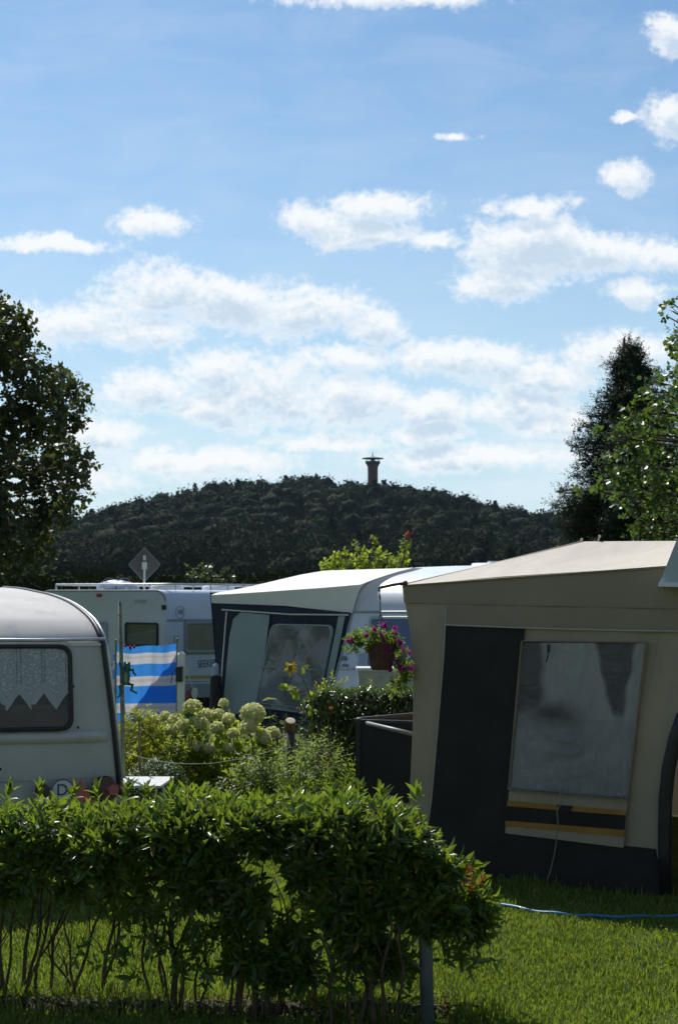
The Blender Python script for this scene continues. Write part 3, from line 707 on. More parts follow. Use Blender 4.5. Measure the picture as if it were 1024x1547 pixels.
def offset_closed(pts, d):
    N = len(pts); out = []
    area = sum(pts[i][0] * pts[(i + 1) % N][1] - pts[(i + 1) % N][0] * pts[i][1] for i in range(N)); sg = 1 if area > 0 else -1
    for i in range(N):
        p = Vector(pts[i]); e1 = (p - Vector(pts[i - 1])).normalized(); e2 = (Vector(pts[(i + 1) % N]) - p).normalized()
        n = (Vector((-e1.y, e1.x)) + Vector((-e2.y, e2.x))) * sg; out.append(p + n.normalized() * d)
    return out
def caravan_body(parent, o, A, Wd, prof, width, m, tilt=0.0, r=0.05, crown=0.03, zref=0.6, name='body'):
    """prof: closed (s,z) outline; A length axis, Wd width axis; tilt narrows the upper body"""
    mb = MB(); rings = [(0, r), (.2 * r, .45 * r), (.5 * r, .15 * r), (r, 0)] + [(lerp(r, width - r, k / 6), 0) for k in range(1, 6)] + [(width - r, 0), (width - .5 * r, .15 * r), (width - .2 * r, .45 * r), (width, r)]
    N = len(prof); up = Vector((0, 0, 1)); zt = max(p[1] for p in prof)
    for (u, ins) in rings:
        pp = offset_closed(prof, ins) if ins else [Vector(p) for p in prof]
        for p in pp:
            uu = u + tilt * (p.y - zref) * (1 - 2 * u / width)
            z = p.y + (crown * math.sin(math.pi * u / width) if p.y > zt * .86 else 0)
            mb.v.append(tuple(o + A * p.x + Wd * uu + up * (z - o.z)))
    K = len(rings)
    for k in range(K - 1):
        for i in range(N): mb.f.append((k * N + i, k * N + (i + 1) % N, (k + 1) * N + (i + 1) % N, (k + 1) * N + i))
    mb.f.append(tuple(range(N))[::-1]); mb.f.append(tuple((K - 1) * N + i for i in range(N)))
    ob = mb.build(name, m, parent)
    me = ob.data
    for p in me.polygons: p.use_smooth = len(p.vertices) == 4
    try: me.set_sharp_from_angle(angle=R(38))
    except Exception: pass
    return ob
def smooth_prof(pts, n=3):
    """Catmull-Rom refine of an open profile"""
    out = []
    for i in range(len(pts) - 1):
        p0 = Vector(pts[max(i - 1, 0)]); p1 = Vector(pts[i]); p2 = Vector(pts[i + 1]); p3 = Vector(pts[min(i + 2, len(pts) - 1)])
        for k in range(n):
            t = k / n; out.append(tuple(0.5 * ((2 * p1) + (p2 - p0) * t + (2 * p0 - 5 * p1 + 4 * p2 - p3) * t * t + (3 * p1 - p0 - 3 * p2 + p3) * t ** 3)))
    out.append(tuple(pts[-1])); return out
# ============================================================ BEIGE AWNING (right)
def build_beige():
    a = (TR - TL).normalized(); W = Plane(TL, a); away = -W.n
    t = thing('caravan_awning', TL, 'beige and black canvas awning with a grey curtained window above two orange stripes', 'awning')
    # side wall (canvas)
    rows = [[(611, 908), (1040, 917)], [(617, 940), (1040, 951)], [(625, 1000), (1040, 1010)], [(623, 1100), (1022, 1110)], [(618, 1215), (1001, 1240)], [(615, 1306), (1000, 1350)]]
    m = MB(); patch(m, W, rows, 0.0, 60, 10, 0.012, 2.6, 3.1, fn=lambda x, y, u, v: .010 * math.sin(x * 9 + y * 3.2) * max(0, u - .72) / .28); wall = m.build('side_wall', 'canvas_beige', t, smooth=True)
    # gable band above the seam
    m = MB(); patch(m, W, [[(609, 884), (760, 871), (1040, 853)], [(612, 911), (760, 914), (1040, 920)]], 0.012, 30, 6, 0.01, 2.0, 9); m.build('gable', 'canvas_gable_shade', t, smooth=True)
    # hanging valance strip
    m = MB(); patch(m, W, [[(677, 916), (860, 918), (1040, 923)], [(676, 943), (860, 949), (1040, 953)]], 0.03, 40, 5, 0.014, 3.0, 4); v = m.build('valance', 'canvas_gable_shade', t, smooth=True)
    m = MB(); m.tube([W.at(676 + i * 364 / 24, 944 + 4.5 * math.sin(i / 24 * 1.9) + i * 0.22, 0.04) for i in range(25)], 0.007, 6); m.build('piping', 'piping', v, smooth=True)
    m = MB(); m.tube([W.at(610 + i * 430 / 24, 885.5 - i * 1.29, 0.02) for i in range(25)], 0.006, 6); m.build('hem', 'canvas_gable_shade', t, smooth=True)
    m = MB(); m.tube([W.at(677, 918, .035), W.at(672, 990, .02), W.at(663, 1100, .02), W.at(652, 1225, .02), W.at(645, 1310, .02)], 0.006, 6); m.build('zip', 'piping', t, smooth=True)
    # black door panel and skirt
    m = MB(); patch(m, W, [[(675, 940), (795, 948)], [(664, 1080), (782, 1080)], [(652, 1222), (766, 1258)], [(645, 1308), (762, 1326)]], 0.020, 12, 8, 0.012, 2.4, 6); m.build('door_panel', 'canvas_dark', t, smooth=True)
    m = MB(); patch(m, W, [[(765, 1257), (998, 1283)], [(762, 1327), (1001, 1353)]], 0.017, 20, 6, 0.016, 2.4, 8); m.build('skirt', 'canvas_dark', t, smooth=True)
    # window
    q = [(793, 969), (977, 971), (948, 1205), (773, 1190)]
    m = MB(); slab(m, W, q, 0.02, 0.012, 0.016, 0.004); m.build('dark_backing', 'curtain_shadow', t)  # solid dark sheet on the wall; unlit interior put into its colour
    cur = MB(); fold = lambda x, y, u, v: 0.006 * math.sin(x * 46 + 2 * math.sin(y * 3)) * (0.3 + 0.7 * (1 - v))
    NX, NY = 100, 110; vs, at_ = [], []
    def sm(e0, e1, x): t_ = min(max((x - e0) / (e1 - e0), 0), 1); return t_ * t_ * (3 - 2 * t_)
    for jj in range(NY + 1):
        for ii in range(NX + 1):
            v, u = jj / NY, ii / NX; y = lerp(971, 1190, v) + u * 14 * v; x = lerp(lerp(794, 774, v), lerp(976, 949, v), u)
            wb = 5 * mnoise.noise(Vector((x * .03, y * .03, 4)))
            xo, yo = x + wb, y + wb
            shadeL = (1 - sm(815, 830, xo)) * (1 - sm(1060, 1095, yo))
            shadeM = math.exp(-(((xo - 832) / 42) ** 2 + ((yo - 1078) / 20) ** 2) * 1.1)
            hw_ = max(0, 26 * (1 - (yo - 971) / 125)); shadeR = (1 - sm(hw_, hw_ + 9, abs(xo - (932 + (yo - 971) * .03)))) * (1 - sm(1070, 1095, yo))
            shadeC = .55 * math.exp(-(((xo - 862) / 30) ** 2 + ((yo - 1120) / 45) ** 2)) + .35 * math.exp(-(((xo - 905) / 60) ** 2 + ((yo - 1180) / 22) ** 2))
            at_.append(max(.10, 1 - min(1, max(shadeL, shadeM, shadeR)) * .85 - shadeC * .6))  # soft shade on the curtain, painted as lower opacity
            a_, b_ = W.hit(x, y); vs.append(tuple(W.pt(a_, b_, .026 + .006 * math.sin(a_ * 60 + 3 * math.sin(b_ * 2.2)))))
    cur.v = vs
    for jj in range(NY):
        for ii in range(NX): q_ = jj * (NX + 1) + ii; cur.f.append((q_, q_ + 1, q_ + NX + 2, q_ + NX + 1))
    oc = cur.build('curtain', 'shaded_sheer', t, smooth=True)
    ca = oc.data.attributes.new('cover', 'FLOAT', 'POINT'); ca.data.foreach_set('value', at_)  # holds the painted shade pattern of the curtain
    m = MB(); patch(m, W, [[(793, 971), (977, 973)], [(784, 1084), (963, 1088)], [(773, 1190), (950, 1204)]], 0.046, 34, 12, 0.008, 3.4, 1); pn = m.build('window_pane', 'pvc', t, smooth=True)
    m = MB(); patch(m, W, [[(784, 1084), (963, 1088)], [(773, 1190), (950, 1204)]], 0.056, 34, 10, 0.008, 3.0, 11); m.build('lower_foil', 'pvc', pn, smooth=True)
    m = MB(); frame(m, W, [(791, 967), (979, 969), (951, 1208), (771, 1193)], 0.008, 0.02, 0.012, 0.052); m.build('window_frame', 'canvas_gable_shade', t, smooth=True)
    m = MB(); m.tube([W.at(835, 973, .08), W.at(835, 990, .082), W.at(832, 1000, .08)], 0.006, 6); m.box(W.at(836, 979, .082), (.022, .01, .06)); m.build('curtain_tie', 'rubber', t)
    # rolled foil hem
    m = MB(); m.tube([W.at(774 + i * 174 / 30, 1188 + i * 14 / 30 + 2.5 * math.sin(i * 1.3) * (0.4 + .6 * math.sin(i)), .08 + .006 * math.sin(i * 2.1)) for i in range(31)], [0.011 + .005 * math.sin(i * 1.7) for i in range(31)], 7); m.build('window_hem', 'pvc', t, smooth=True)
    # striped board below the window
    m = MB(); patch(m, W, [[(771, 1194), (950, 1208)], [(765, 1258), (944, 1280)]], 0.026, 20, 8, 0.008, 2.4, 6); sp = m.build('striped_panel', 'canvas_beige', t, smooth=True)
    kw = dict(nx=20, sub=3, wr=0.008, fr=2.4, seed=6)
    m = MB(); patch(m, W, [[(769, 1209), (949, 1224)], [(768, 1217), (948, 1231)]], 0.032, **kw); m.build('stripe', 'canvas_orange', sp, smooth=True)
    m = MB(); patch(m, W, [[(768, 1217), (948, 1231)], [(766, 1239), (946, 1253)]], 0.0315, **kw); m.build('stripe', 'canvas_dark', sp, smooth=True)
    m = MB(); patch(m, W, [[(766, 1239), (946, 1253)], [(765.5, 1247), (945.5, 1263)]], 0.032, **kw); m.build('stripe', 'canvas_orange', sp, smooth=True)
    m = MB(); slab(m, W, [(845, 1215), (868, 1217), (862, 1228), (850, 1227)], 0.0, 0.03, 0.048); m.build('pocket', 'canvas_dark', t)
    # cord hanging from the window
    cd = [(855, 1190), (856, 1212), (851, 1222), (853, 1240), (851, 1268), (848, 1290), (842, 1315), (837, 1332)]
    m = MB(); m.tube([W.at(x, y, 0.10 + (0.0 if i < 2 else 0.03 * i / 7)) for i, (x, y) in enumerate(cd)], 0.0042, 6); m.ball(W.at(855, 1191, .1), .012); m.build('cord', 'cord', t, smooth=True)
    # roof : hips rise from the side wall to a ridge, then to the caravan
    B = Plane(TL + away * 1.05, a); uR = (W.hit(1040, 853)[0]) + 0.1
    E1 = W.at(608, 884, 0.03); E2 = W.at(1040, 852.5, 0.03); K1 = B.at(880, 818); K2 = B.at(1040, 817)
    W2 = Plane(TL + away * 3.9, a); B2 = Plane(TL + away * 2.9, a)
    def mir(p, pl): d = (p - TL).dot(away); return p + away * (3.9 - 2 * d)
    def quad(mb, p00, p10, p11, p01, nx=22, ny=12, sag=0.03, seed=0):
        b = len(mb.v)
        for j in range(ny + 1):
            for i in range(nx + 1):
                u, v = i / nx, j / ny; p = lerp(lerp(p00, p10, u), lerp(p01, p11, u), v).copy()
                p.z -= sag * math.sin(math.pi * u) * math.sin(math.pi * v) - 0.010 * mnoise.noise(p * 1.8 + Vector((seed, 0, 0)))* math.sin(math.pi * u) * math.sin(math.pi * v) * 2
                mb.v.append(tuple(p))
        for j in range(ny):
            for i in range(nx): mb.f.append((b + j * (nx + 1) + i, b + j * (nx + 1) + i + 1, b + (j + 1) * (nx + 1) + i + 1, b + (j + 1) * (nx + 1) + i))
    e1, e2, k1, k2 = mir(E1, W), mir(E2, W), mir(K1, W), mir(K2, W)
    m = MB(); quad(m, E1, E2, K2, K1, sag=0.035); quad(m, E1, K1, k1, e1, sag=0.05); quad(m, K1, K2, k2, k1, sag=.03); quad(m, k1, k2, e2, e1, sag=.03)
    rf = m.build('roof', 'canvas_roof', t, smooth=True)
    m = MB(); m.tube([E1, lerp(E1, K1, .5) - Vector((0, 0, .006)), K1], .008, 6); m.build('seam', 'piping', rf, smooth=True)
    for px_, h in ((876, .02), (903, .045)):
        m = MB(); q0 = B.at(px_, 818.5); m.tube([q0, q0 + Vector((.01, 0, h))], .006, 5); m.ball(q0 + Vector((.012, 0, h)), .012, 6, 5); m.build('ridge_pin', 'wood_cut', rf)
    # front and far walls close the tent
    m = MB(); f0 = Vector(W.at(615, 1306)); f0.z = 0; g0 = mir(f0, W)
    
    fe = [W.at(x, y, .0) for x, y in ((609, 885), (611, 908), (617, 940), (625, 1000), (623, 1100), (618, 1215), (615, 1306))]; fe[-1].z = 0
    for i_ in range(6): quad(m, fe[i_], mir(fe[i_], W), mir(fe[i_ + 1], W), fe[i_ + 1], nx=6, ny=2, sag=0)
    m.build('front_wall', 'canvas_beige', t, smooth=True)
    far = e2.copy(); far.z = 0; m = MB(); quad(m, e1, e2, far, g0, sag=0); m.build('far_wall', 'canvas_beige', t, smooth=True)
    # dark padded edge against the caravan
    m = MB(); pts = [(1032, 1080), (1021, 1115), (1011, 1160), (1006, 1210), (1005, 1280), (1007, 1350)]
    m.tube([W.at(x, y, 0.02) for x, y in pts], [.045, .05, .05, .05, .05, .045], 10); m.build('edge_pad', 'rubber', t, smooth=True)
    # caravan behind it, at the frame edge
    o = TL + a * (W.hit(1008, 1300)[0] + 0.04) + away * 0.10
    cvn = thing('caravan', o, 'cream caravan at the right edge of the frame, joined to the beige awning', 'caravan')
    S = Plane(o, away)
    prof = [(0.10, 0.42), (0.0, 0.62), (0.0, 1.1), (.03, 1.9), (.10, 2.25), (.25, 2.42), (.55, 2.52), (2.5, 2.58), (4.3, 2.55), (4.6, 2.40), (4.75, 2.0), (4.8, .7), (4.7, .42)]
    caravan_body(cvn, o, away, a, prof, 2.15, 'van_cream')
    E = Plane(o, a)
    for z in (0.78, 1.02, 1.06): 
        m = MB(); m.tube([E.pt(.05, z, .002), E.pt(2.1, z, .002)], 0.008, 6); m.build('trim_rail', 'alu', cvn)
    m = MB(); slab(m, E, [(.06, .84), (.35, .84), (.35, .95), (.06, .95)], .01, 0, .012, px=False); m.build('vent', 'rubber', cvn)
    m = MB(); m.box(E.pt(1.0, .36, -.5), (2.0, .9, .12), (E.a, E.n, Vector((0, 0, 1)))); m.build('chassis', 'lamp_dark', cvn)
    for dx in (0.3, 1.85):
        m = MB(); m.lathe(E.pt(dx, .3, -2.4) , [(.12, -.08), (.29, -.08), (.31, -.05), (.31, .05), (.29, .08), (.12, .08)], 24, E.a); m.build('wheel', 'rubber', cvn)
    # grey roof visor poking in at the corner
    pl = Plane(P(1010, 860, 10.72), (1, -.3, 0)); m = MB(); slab(m, pl, [(1026, 805), (1090, 790), (1100, 884), (996, 880)], 0.0, -.75, .02); vis = m.build('roof_visor', 'van_gray', cvn)
    m = MB(); slab(m, pl, [(995, 879), (1100, 883), (1100, 889), (994, 886)], 0.0, -.77, .045); m.build('visor_edge', 'van_white', vis)

build_beige()

# hose, post
def build_hose():
    pts = [(560, 1352), (700, 1358), (745, 1364), (800, 1375), (850, 1381), (900, 1384), (960, 1385), (1024, 1383), (1100, 1376), (1200, 1370)]
    q = [G(x, y, 0.020) for x, y in pts]; q = [Vector(p) for p in smooth_prof3(q, 6)]
    m = MB(); m.tube([p + Vector((0, 0, .004 * math.sin(i * .9))) for i, p in enumerate(q)], 0.0115, 8)
    tag(m.build('garden_hose', 'hose_blue', loc=q[0], smooth=True), 'bright blue garden hose lying across the lawn before the beige awning', 'hose')
def smooth_prof3(pts, n): return smooth_prof(pts, n)
build_hose()
def build_post():
    b = G(646, 1549); t0 = P(640, 1330, b.y + .02); t = thing('metal_post', (b.x, b.y, 0), 'grey metal pipe post standing at the right end of the front hedge', 'post')
    m = MB(); m.tube([Vector((b.x, b.y, -.05)), Vector((t0.x, t0.y, t0.z)), Vector((t0.x, t0.y, 0.95))], 0.0345, 20); m.build('pipe', 'pipe_gray', t, smooth=True)
    m = MB(); m.lathe(Vector((t0.x, t0.y, .95)), [(.036, -.02), (.038, .0), (.030, .014), (.01, .02)], 18); m.build('cap', 'rubber', t, smooth=True)
build_post()

# ============================================================ LEFT CARAVAN
def build_left_caravan():
    k = 0.46; Wd = Vector((1, k, 0)).normalized(); A = Vector((-k, 1, 0)).normalized()
    c0 = P(187, 1200, 11.8); o = Vector((c0.x, c0.y, 0.0)); z0 = c0.z
    tl = 0.12; up = Vector((0, 0, 1))
    S = Plane(Vector((c0.x, c0.y, z0)), A, up - Wd * tl)
    seam = [(187, 1200), (181, 1130), (173, 1060), (166, 1005), (161, 972), (152, 948), (137, 929), (112, 911), (84, 900), (60, 894.5)]
    sp = [S.hit(*p) for p in seam]; sp = [(s, b + z0) for s, b in sp]
    s0 = sp[0][0]; s_e, z_e = sp[-1]; print('SEAM', sp)
    t = thing('caravan', (o.x - 1.0, o.y - .4, 0), 'old white rounded caravan with lace curtains in its rear window, at the left edge', 'caravan')
    p = [(0.22, .42), (0.10, .50)] + sp + [(s_e + .6, z_e + .03), (s_e + 1.3, z_e + .045), (3.6, z_e + .03), (4.4, 2.1), (4.7, 1.8), (4.75, 1.0), (4.6, .42)]
    full = smooth_prof(p, 3); width = 2.15
    ow = o - Wd * width
    # body: u=0 at far left, width at the visible seam side
    caravan_body(t, ow, A, Wd, full, width, 'van_old', tilt=tl, r=0.045, crown=0.02, zref=z0)
    def sidept(s, z, du=0.0, w=0.0): return o + A * s + Wd * (-tl * (z - z0) + du) + up * z - up * o.z
    m = MB(); sm = smooth_prof(sp + [(s_e + .6, z_e + .03), (s_e + 1.3, z_e + .045)], 4)
    m.tube([sidept(s - 0.012, z, -0.035) for s, z in sm], 0.017, 8); m.build('seam_trim', 'rubber', t, smooth=True)
    m = MB(); m.tube([sidept(s + 0.0, z, -0.002) for s, z in sm], 0.011, 8); m.build('seam_rail', 'alu', t, smooth=True)
    # rear wall plane, through the seam at window height
    sw = [q for q in sp if 1.15 < q[1] < 1.75]; sA, zA = sp[2]; sB, zB = sp[4]
    lean = (sB - sA) / (zB - zA)
    Wp = Plane(o + A * (sA) + up * zA, Wd, up + A * lean)
    off = 0.012
    # drip rail
    m = MB(); m.tube([Wp.at(-420, 966, .02), Wp.at(60, 967.5, .02), Wp.at(158, 966, .02)], .014, 8); m.build('drip_rail', 'alu', t, smooth=True)
    m = MB(); slab(m, Wp, [(104, 972), (155, 972), (156, 976), (104, 976)], 0, .0, .02); m.build('number_strip', 'sticker_white', t)
    q = [(-330, 974), (107, 974), (110, 1104), (-330, 1112)]
    m = MB(); slab(m, Wp, q, 0.10, -.02, 0.014); m.build('dark_cabin_panel', 'dark_inside', t)  # solid panel, its dark colour stands for the unlit cabin
    m = MB(); slab(m, Wp, [(-320, 1068), (101, 1064), (102, 1099), (-320, 1106)], 0.02, 0.012, 0.022); m.build('seat_back', 'seat_brown', t)
    # lace curtain
    N, M = 240, 26; mb = MB(); uvs = []; zc = Wp.hit(60, 1055)[1]; zt = Wp.hit(60, 978)[1]; a0, a1 = Wp.hit(-320, 1000)[0], Wp.hit(101, 1000)[0]
    for i in range(N + 1):
        a = lerp(a0, a1, i / N); sc = (a1 - a) / 0.185; f = abs((sc % 1) - .5); low = zc - .09 + f * .25
        for j in range(M + 1):
            z = lerp(low, zt, j / M); fo = .026 + .007 * math.sin(a * 55 + .6 * math.sin(z * 5)); mb.v.append(tuple(Wp.pt(a, z, fo))); uvs.append((sc, z - (zc - .09)))
    for i in range(N):
        for j in range(M): b = i * (M + 1) + j; mb.f.append((b, b + M + 1, b + M + 2, b + 1))
    mb.build('lace_curtain', 'lace', t, smooth=True, uvs=uvs)
    m = MB(); slab(m, Wp, q, 0.10, .040, .044, 0.01); m.build('window_pane', 'glass', t)
    m = MB(); frame(m, Wp, q, 0.032, 0.10, 0.0, 0.055); m.build('window_frame', 'rubber', t, smooth=True)
    for (x, y) in ((111, 1037), (118, 1099), (1, 1162)):
        m = MB(); m.lathe(Wp.at(x, y, .004), [(.010, 0), (.010, .006), (.005, .01)], 10, Wp.n); m.build('screw_cap', 'rubber', t)
    # moulded ledge
    m = MB(); rowp = []
    for yy, oo in ((1108, .002), (1112, .035), (1117, .038), (1121, .028), (1125, .002)):
        rowp.append(([Wp.at(x, yy - (x / 170) * 5 if x > 0 else yy, oo) for x in (-420, -100, 60, 150)] + [Wp.at(163, yy - 5, .001)]))
    for r_ in rowp: m.v += [tuple(v) for v in r_]
    for j in range(4):
        for i in range(4): m.f.append((j * 5 + i, j * 5 + i + 1, (j + 1) * 5 + i + 1, (j + 1) * 5 + i))
    m.build('moulding', 'van_old', t, smooth=True)
    m = MB(); m.tube([Wp.at(x, y, .004) for x, y in ((-300, 1190), (0, 1182), (175, 1173))], .004, 6); m.build('panel_seam', 'van_stripe_gray', t)
    # lamps, reflector, country sticker
    def disc(px_, py_, rr, name, mt, o1=.03, o0=0.0, par=t, half=None):
        m = MB(); m.lathe(Wp.at(px_, py_, o0), [(rr, 0), (rr, o1 * .6), (rr * .9, o1), (rr * .2, o1 * 1.05)], 32, Wp.n); return m.build(name, mt, par, smooth=False)
    r1 = disc(157, 1192, .10, 'tail_lamp', 'lamp_dark', .045)
    m = MB(); m.lathe(Wp.at(169, 1193, .03), [(.055, 0), (.055, .02), (.04, .026)], 24, Wp.n); m.build('lens', 'red_lamp', r1)
    disc(64, 1195, .055, 'tail_lamp', 'lamp_dark', .03)
    m = MB(); slab(m, Wp, [(122, 1176), (141, 1212), (109, 1210)], 0.008, .0, .014); m.build('reflector', 'red_reflector', t)
    st = disc(95, 1195, .088, 'country_sticker', 'sticker_white', .003, .004)
    m = MB(); m.lathe(Wp.at(95, 1195, .0075), [(.086, 0), (.086, .001), (.080, .001), (.080, 0)], 32, Wp.n)
    m2 = MB(); N_ = 40; cc = Wp.hit(95, 1195)
    for rr in (.087, .080): m2.v += [tuple(Wp.pt(cc[0] + rr * math.cos(i * 6.2832 / N_), cc[1] + rr * math.sin(i * 6.2832 / N_), .0085)) for i in range(N_)]
    for i in range(N_): m2.f.append((i, (i + 1) % N_, N_ + (i + 1) % N_, N_ + i))
    m2.build('rim', 'ink', st)
    text_on(Wp, 'D', 94, 1194, .12, 'ink', st, off=.009)
    # wheels and chassis
    m = MB(); m.box(ow + A * 2.4 + Wd * width / 2 + up * .40, (1.4, 4.0, .10), (Wd, A, up)); m.build('chassis', 'gray_metal', t)
    for u in (0.15, width - .15):
        m = MB(); m.lathe(ow + A * 2.3 + Wd * u + up * .31, [(.12, -.08), (.28, -.08), (.31, -.05), (.31, .05), (.28, .08), (.12, .08)], 24, Wd); m.build('wheel', 'rubber', t)
build_left_caravan()

# ============================================================ FAR WHITE CARAVAN with roof rack
def build_far_caravan():
    th = R(28); Wd = Vector((math.cos(th), -math.sin(th), 0)); A = Vector((math.sin(th), math.cos(th), 0)); up = Vector((0, 0, 1))
    c = P(249, 1062, 28.5); o = Vector((c.x, c.y, 0))
    E = Plane(o, Wd); S = Plane(o, A)
    zt = E.hit(200, 891)[1]; t = thing('caravan', o, 'white caravan with a roof rail, grey text and yellow stripe, standing behind the striped windbreak', 'caravan')
    prof = [(.22, .30), (.05, .45), (0, .9), (0.0, 1.8), (.03, zt - .20), (.14, zt - .05), (.32, zt), (2.0, zt + .02), (6.0, zt + .02), (6.25, zt - .1), (6.3, 1.6), (6.3, .45), (6.1, .30)]
    wdt = 2.95
    # rounded vertical profile across the width (roof edge): body built along width with big edge radius
    N = 7
    mb = MB(); ringz = []
    def sect(s, ins):     # cross-section at length s : rounded roof shoulders
        r = .20; pts = [(0 - ins * 0, .30)]; w0 = -wdt + ins; w1 = -ins; zz = zt - ins
        q = [(w1, .30 + ins), (w1, zz - r)] + [(w1 - r + r * math.cos(a), zz - r + r * math.sin(a)) for a in [math.pi / 2 * k / 6 for k in range(1, 7)]]
        q += [(w0 + r - r * math.sin(a), zz - r + r * math.cos(a)) for a in [math.pi / 2 * k / 6 for k in range(0, 7)]] + [(w0, .30 + ins)]
        return [o + Wd * u + A * s + up * z for u, z in q]
    rings = [sect(s, i) for s, i in ((0, .07), (.01, .04), (.03, .015), (.07, 0), (6.2, 0), (6.3, .07))]
    n = len(rings[0])
    for r_ in rings: mb.v += [tuple(p) for p in r_]
    for k in range(len(rings) - 1):
        for i in range(n): mb.f.append((k * n + i, k * n + (i + 1) % n, (k + 1) * n + (i + 1) % n, (k + 1) * n + i))
    mb.f.append(tuple(range(n))); mb.f.append(tuple((len(rings) - 1) * n + i for i in range(n))[::-1])
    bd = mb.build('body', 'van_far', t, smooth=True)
    try: bd.data.set_sharp_from_angle(angle=R(40))
    except Exception: pass
    m = MB(); m.tube([p + A * -.008 for p in sect(.03, .015)][1:-1], .018, 6); m.build('corner_trim', 'van_stripe_gray', t, smooth=True)
    # end windows
    q = [(190, 940), (240, 941), (240, 977), (190, 976)]
    m = MB(); slab(m, E, q, .05, .0, .02); m.build('dark_window_backing', 'dark_inside', t)  # flat dark slab; the shade inside is painted as its colour
    m = MB(); slab(m, E, [(194, 958), (237, 950), (237, 974), (194, 973)], .02, .02, .026); m.build('curtain', 'curtain_blue', t)
    m = MB(); slab(m, E, q, .05, .030, .034, .01); m.build('window_pane', 'glass_blue', t)
    m = MB(); frame(m, E, q, .035, .06, 0, .045); m.build('window_frame', 'rubber', t, smooth=True)
    q = [(120, 939), (163, 939), (163, 976), (120, 975)]
    m = MB(); slab(m, E, q, .05, .0, .028); m.build('window_pane', 'curtain_blue', t)
    m = MB(); frame(m, E, q, .035, .06, 0, .045); m.build('window_frame', 'van_gray', t, smooth=True)
    m = MB(); slab(m, E, [(246, 914), (251, 914), (251, 921), (246, 921)], .01, -.02, .04); m.build('marker_lamp', 'rubber', t)
    m = MB(); m.tube([E.at(92, 1003, .01), E.at(246, 1004, .01)], .014, 6); m.build('trim_rail', 'van_stripe_gray', t)
    m = MB(); slab(m, E, [(204, 906), (222, 906), (222, 911), (204, 911)], .01, 0, .02); m.build('air_vent', 'van_gray', t)
    m = MB(); slab(m, E, [(148, 897), (154, 897), (154, 902), (148, 902)], .01, 0, .04); m.build('marker_lamp', 'red_lamp', t)
    m = MB(); slab(m, S, [(262, 960), (268, 960), (268, 973), (262, 973)], .01, 0, .02); m.build('service_flap', 'van_gray', t)
    # long side : window, rail, stripes, lettering
    m = MB(); m.tube([S.at(253, 937, .01), S.at(400, 936, .01)], .018, 6); m.build('trim_rail', 'van_stripe_gray', t)
    q = [(281, 941), (352, 940), (352, 984), (281, 985)]
    m = MB(); slab(m, S, q, .05, .0, .02); m.build('window_blind', 'blind_beige', t)
    m = MB(); slab(m, S, q, .05, .030, .034, .02); m.build('window_pane', 'glass', t)
    m = MB(); frame(m, S, [(278, 938), (356, 937), (356, 987), (278, 988)], .07, .07, 0, .045); m.build('window_frame', 'van_stripe_gray', t, smooth=True)
    for y0, y1, mt in ((1005, 1009, None), (1021.5, 1026.5, 'stripe_yellow'), (1030, 1031.5, 'van_stripe_gray'), (1034, 1055, 'van_stripe_gray')):
        if mt: m = MB(); slab(m, S, [(252, y0), (420, y0 - 4), (420, y1 - 4), (252, y1)], 0, .0, .006); m.build('stripe', mt, t)
    text_on(S, 'SEEKER', 313, 1003, .21, 'ink_gray', t)
    text_on(S, '100', 272, 925, .13, 'ink_gray', t)
    m2 = MB(); N_ = 30; cc = S.hit(272, 925)
    for rr in (.150, .138): m2.v += [tuple(S.pt(cc[0] + rr * math.cos(i * 6.2832 / N_), cc[1] + rr * math.sin(i * 6.2832 / N_) * .8, .006)) for i in range(N_)]
    for i in range(N_): m2.f.append((i, (i + 1) % N_, N_ + (i + 1) % N_, N_ + i))
    m2.build('emblem_ring', 'ink_gray', t)
    m = MB(); m.tube([S.at(291, 1047, .0), S.at(291, 1047, .0) + S.n * .05], .11, 20); m.build('wheel_badge', 'alu', t)
    m = MB(); m.lathe(S.at(330, 1058, -.05), [(.12, -.1), (.3, -.1), (.33, -.06), (.33, .06), (.3, .1), (.12, .1)], 24, S.n); m.build('wheel', 'rubber', t)
    m = MB(); slab(m, S, [(283, 1042), (287, 1056), (278, 1056)], 0, .006, .02); m.build('reflector', 'red_reflector', t)
    # roof rail
    Rl = Plane(o + A * .25, Wd); L2 = Plane(o + Wd * -.25 + up * 0, A)
    m = MB(); a0 = o + A * .35 + up * (zt + .10); zr = zt + .105
    def rp(u, s, z=zr): return o + Wd * u + A * s + up * z
    path = [rp(-wdt + .15, .3, zt), rp(-wdt + .15, .3), rp(-.2, .3), rp(-.12, .45), rp(-.12, 5.6), rp(-.12, 5.75, zt)]
    m.tube(path, .021, 8); m.tube([rp(-wdt + .15, .3), rp(-wdt + .15, 5.6), rp(-.12, 5.6)], .021, 8)
    for k in range(5): p0 = rp(-wdt + .15 + k * .56, .3); m.tube([p0, p0 - up * .11], .017, 6)
    for k in range(9): p0 = rp(-.12, .5 + k * .62); m.tube([p0, p0 - up * .11], .017, 6)
    rl = m.build('roof_rail', 'alu', t, smooth=True)
    # hatch domes and wrapped load
    for s, u in ((1.2, -.8), (3.4, -1.0)):
        m = MB(); m.lathe(rp(u, s, zt), [(.34, 0), (.34, .06), (.28, .11), (.1, .135)], 16); m.build('roof_hatch', 'white_plastic', t, smooth=True)
    b = rp(-1.75, .9, zt + .02); ld = thing('roof_luggage', b, 'pale blue wrapped bundle lying on the roof of the far white caravan', 'luggage')
    m = MB(); N1, N2 = 26, 12
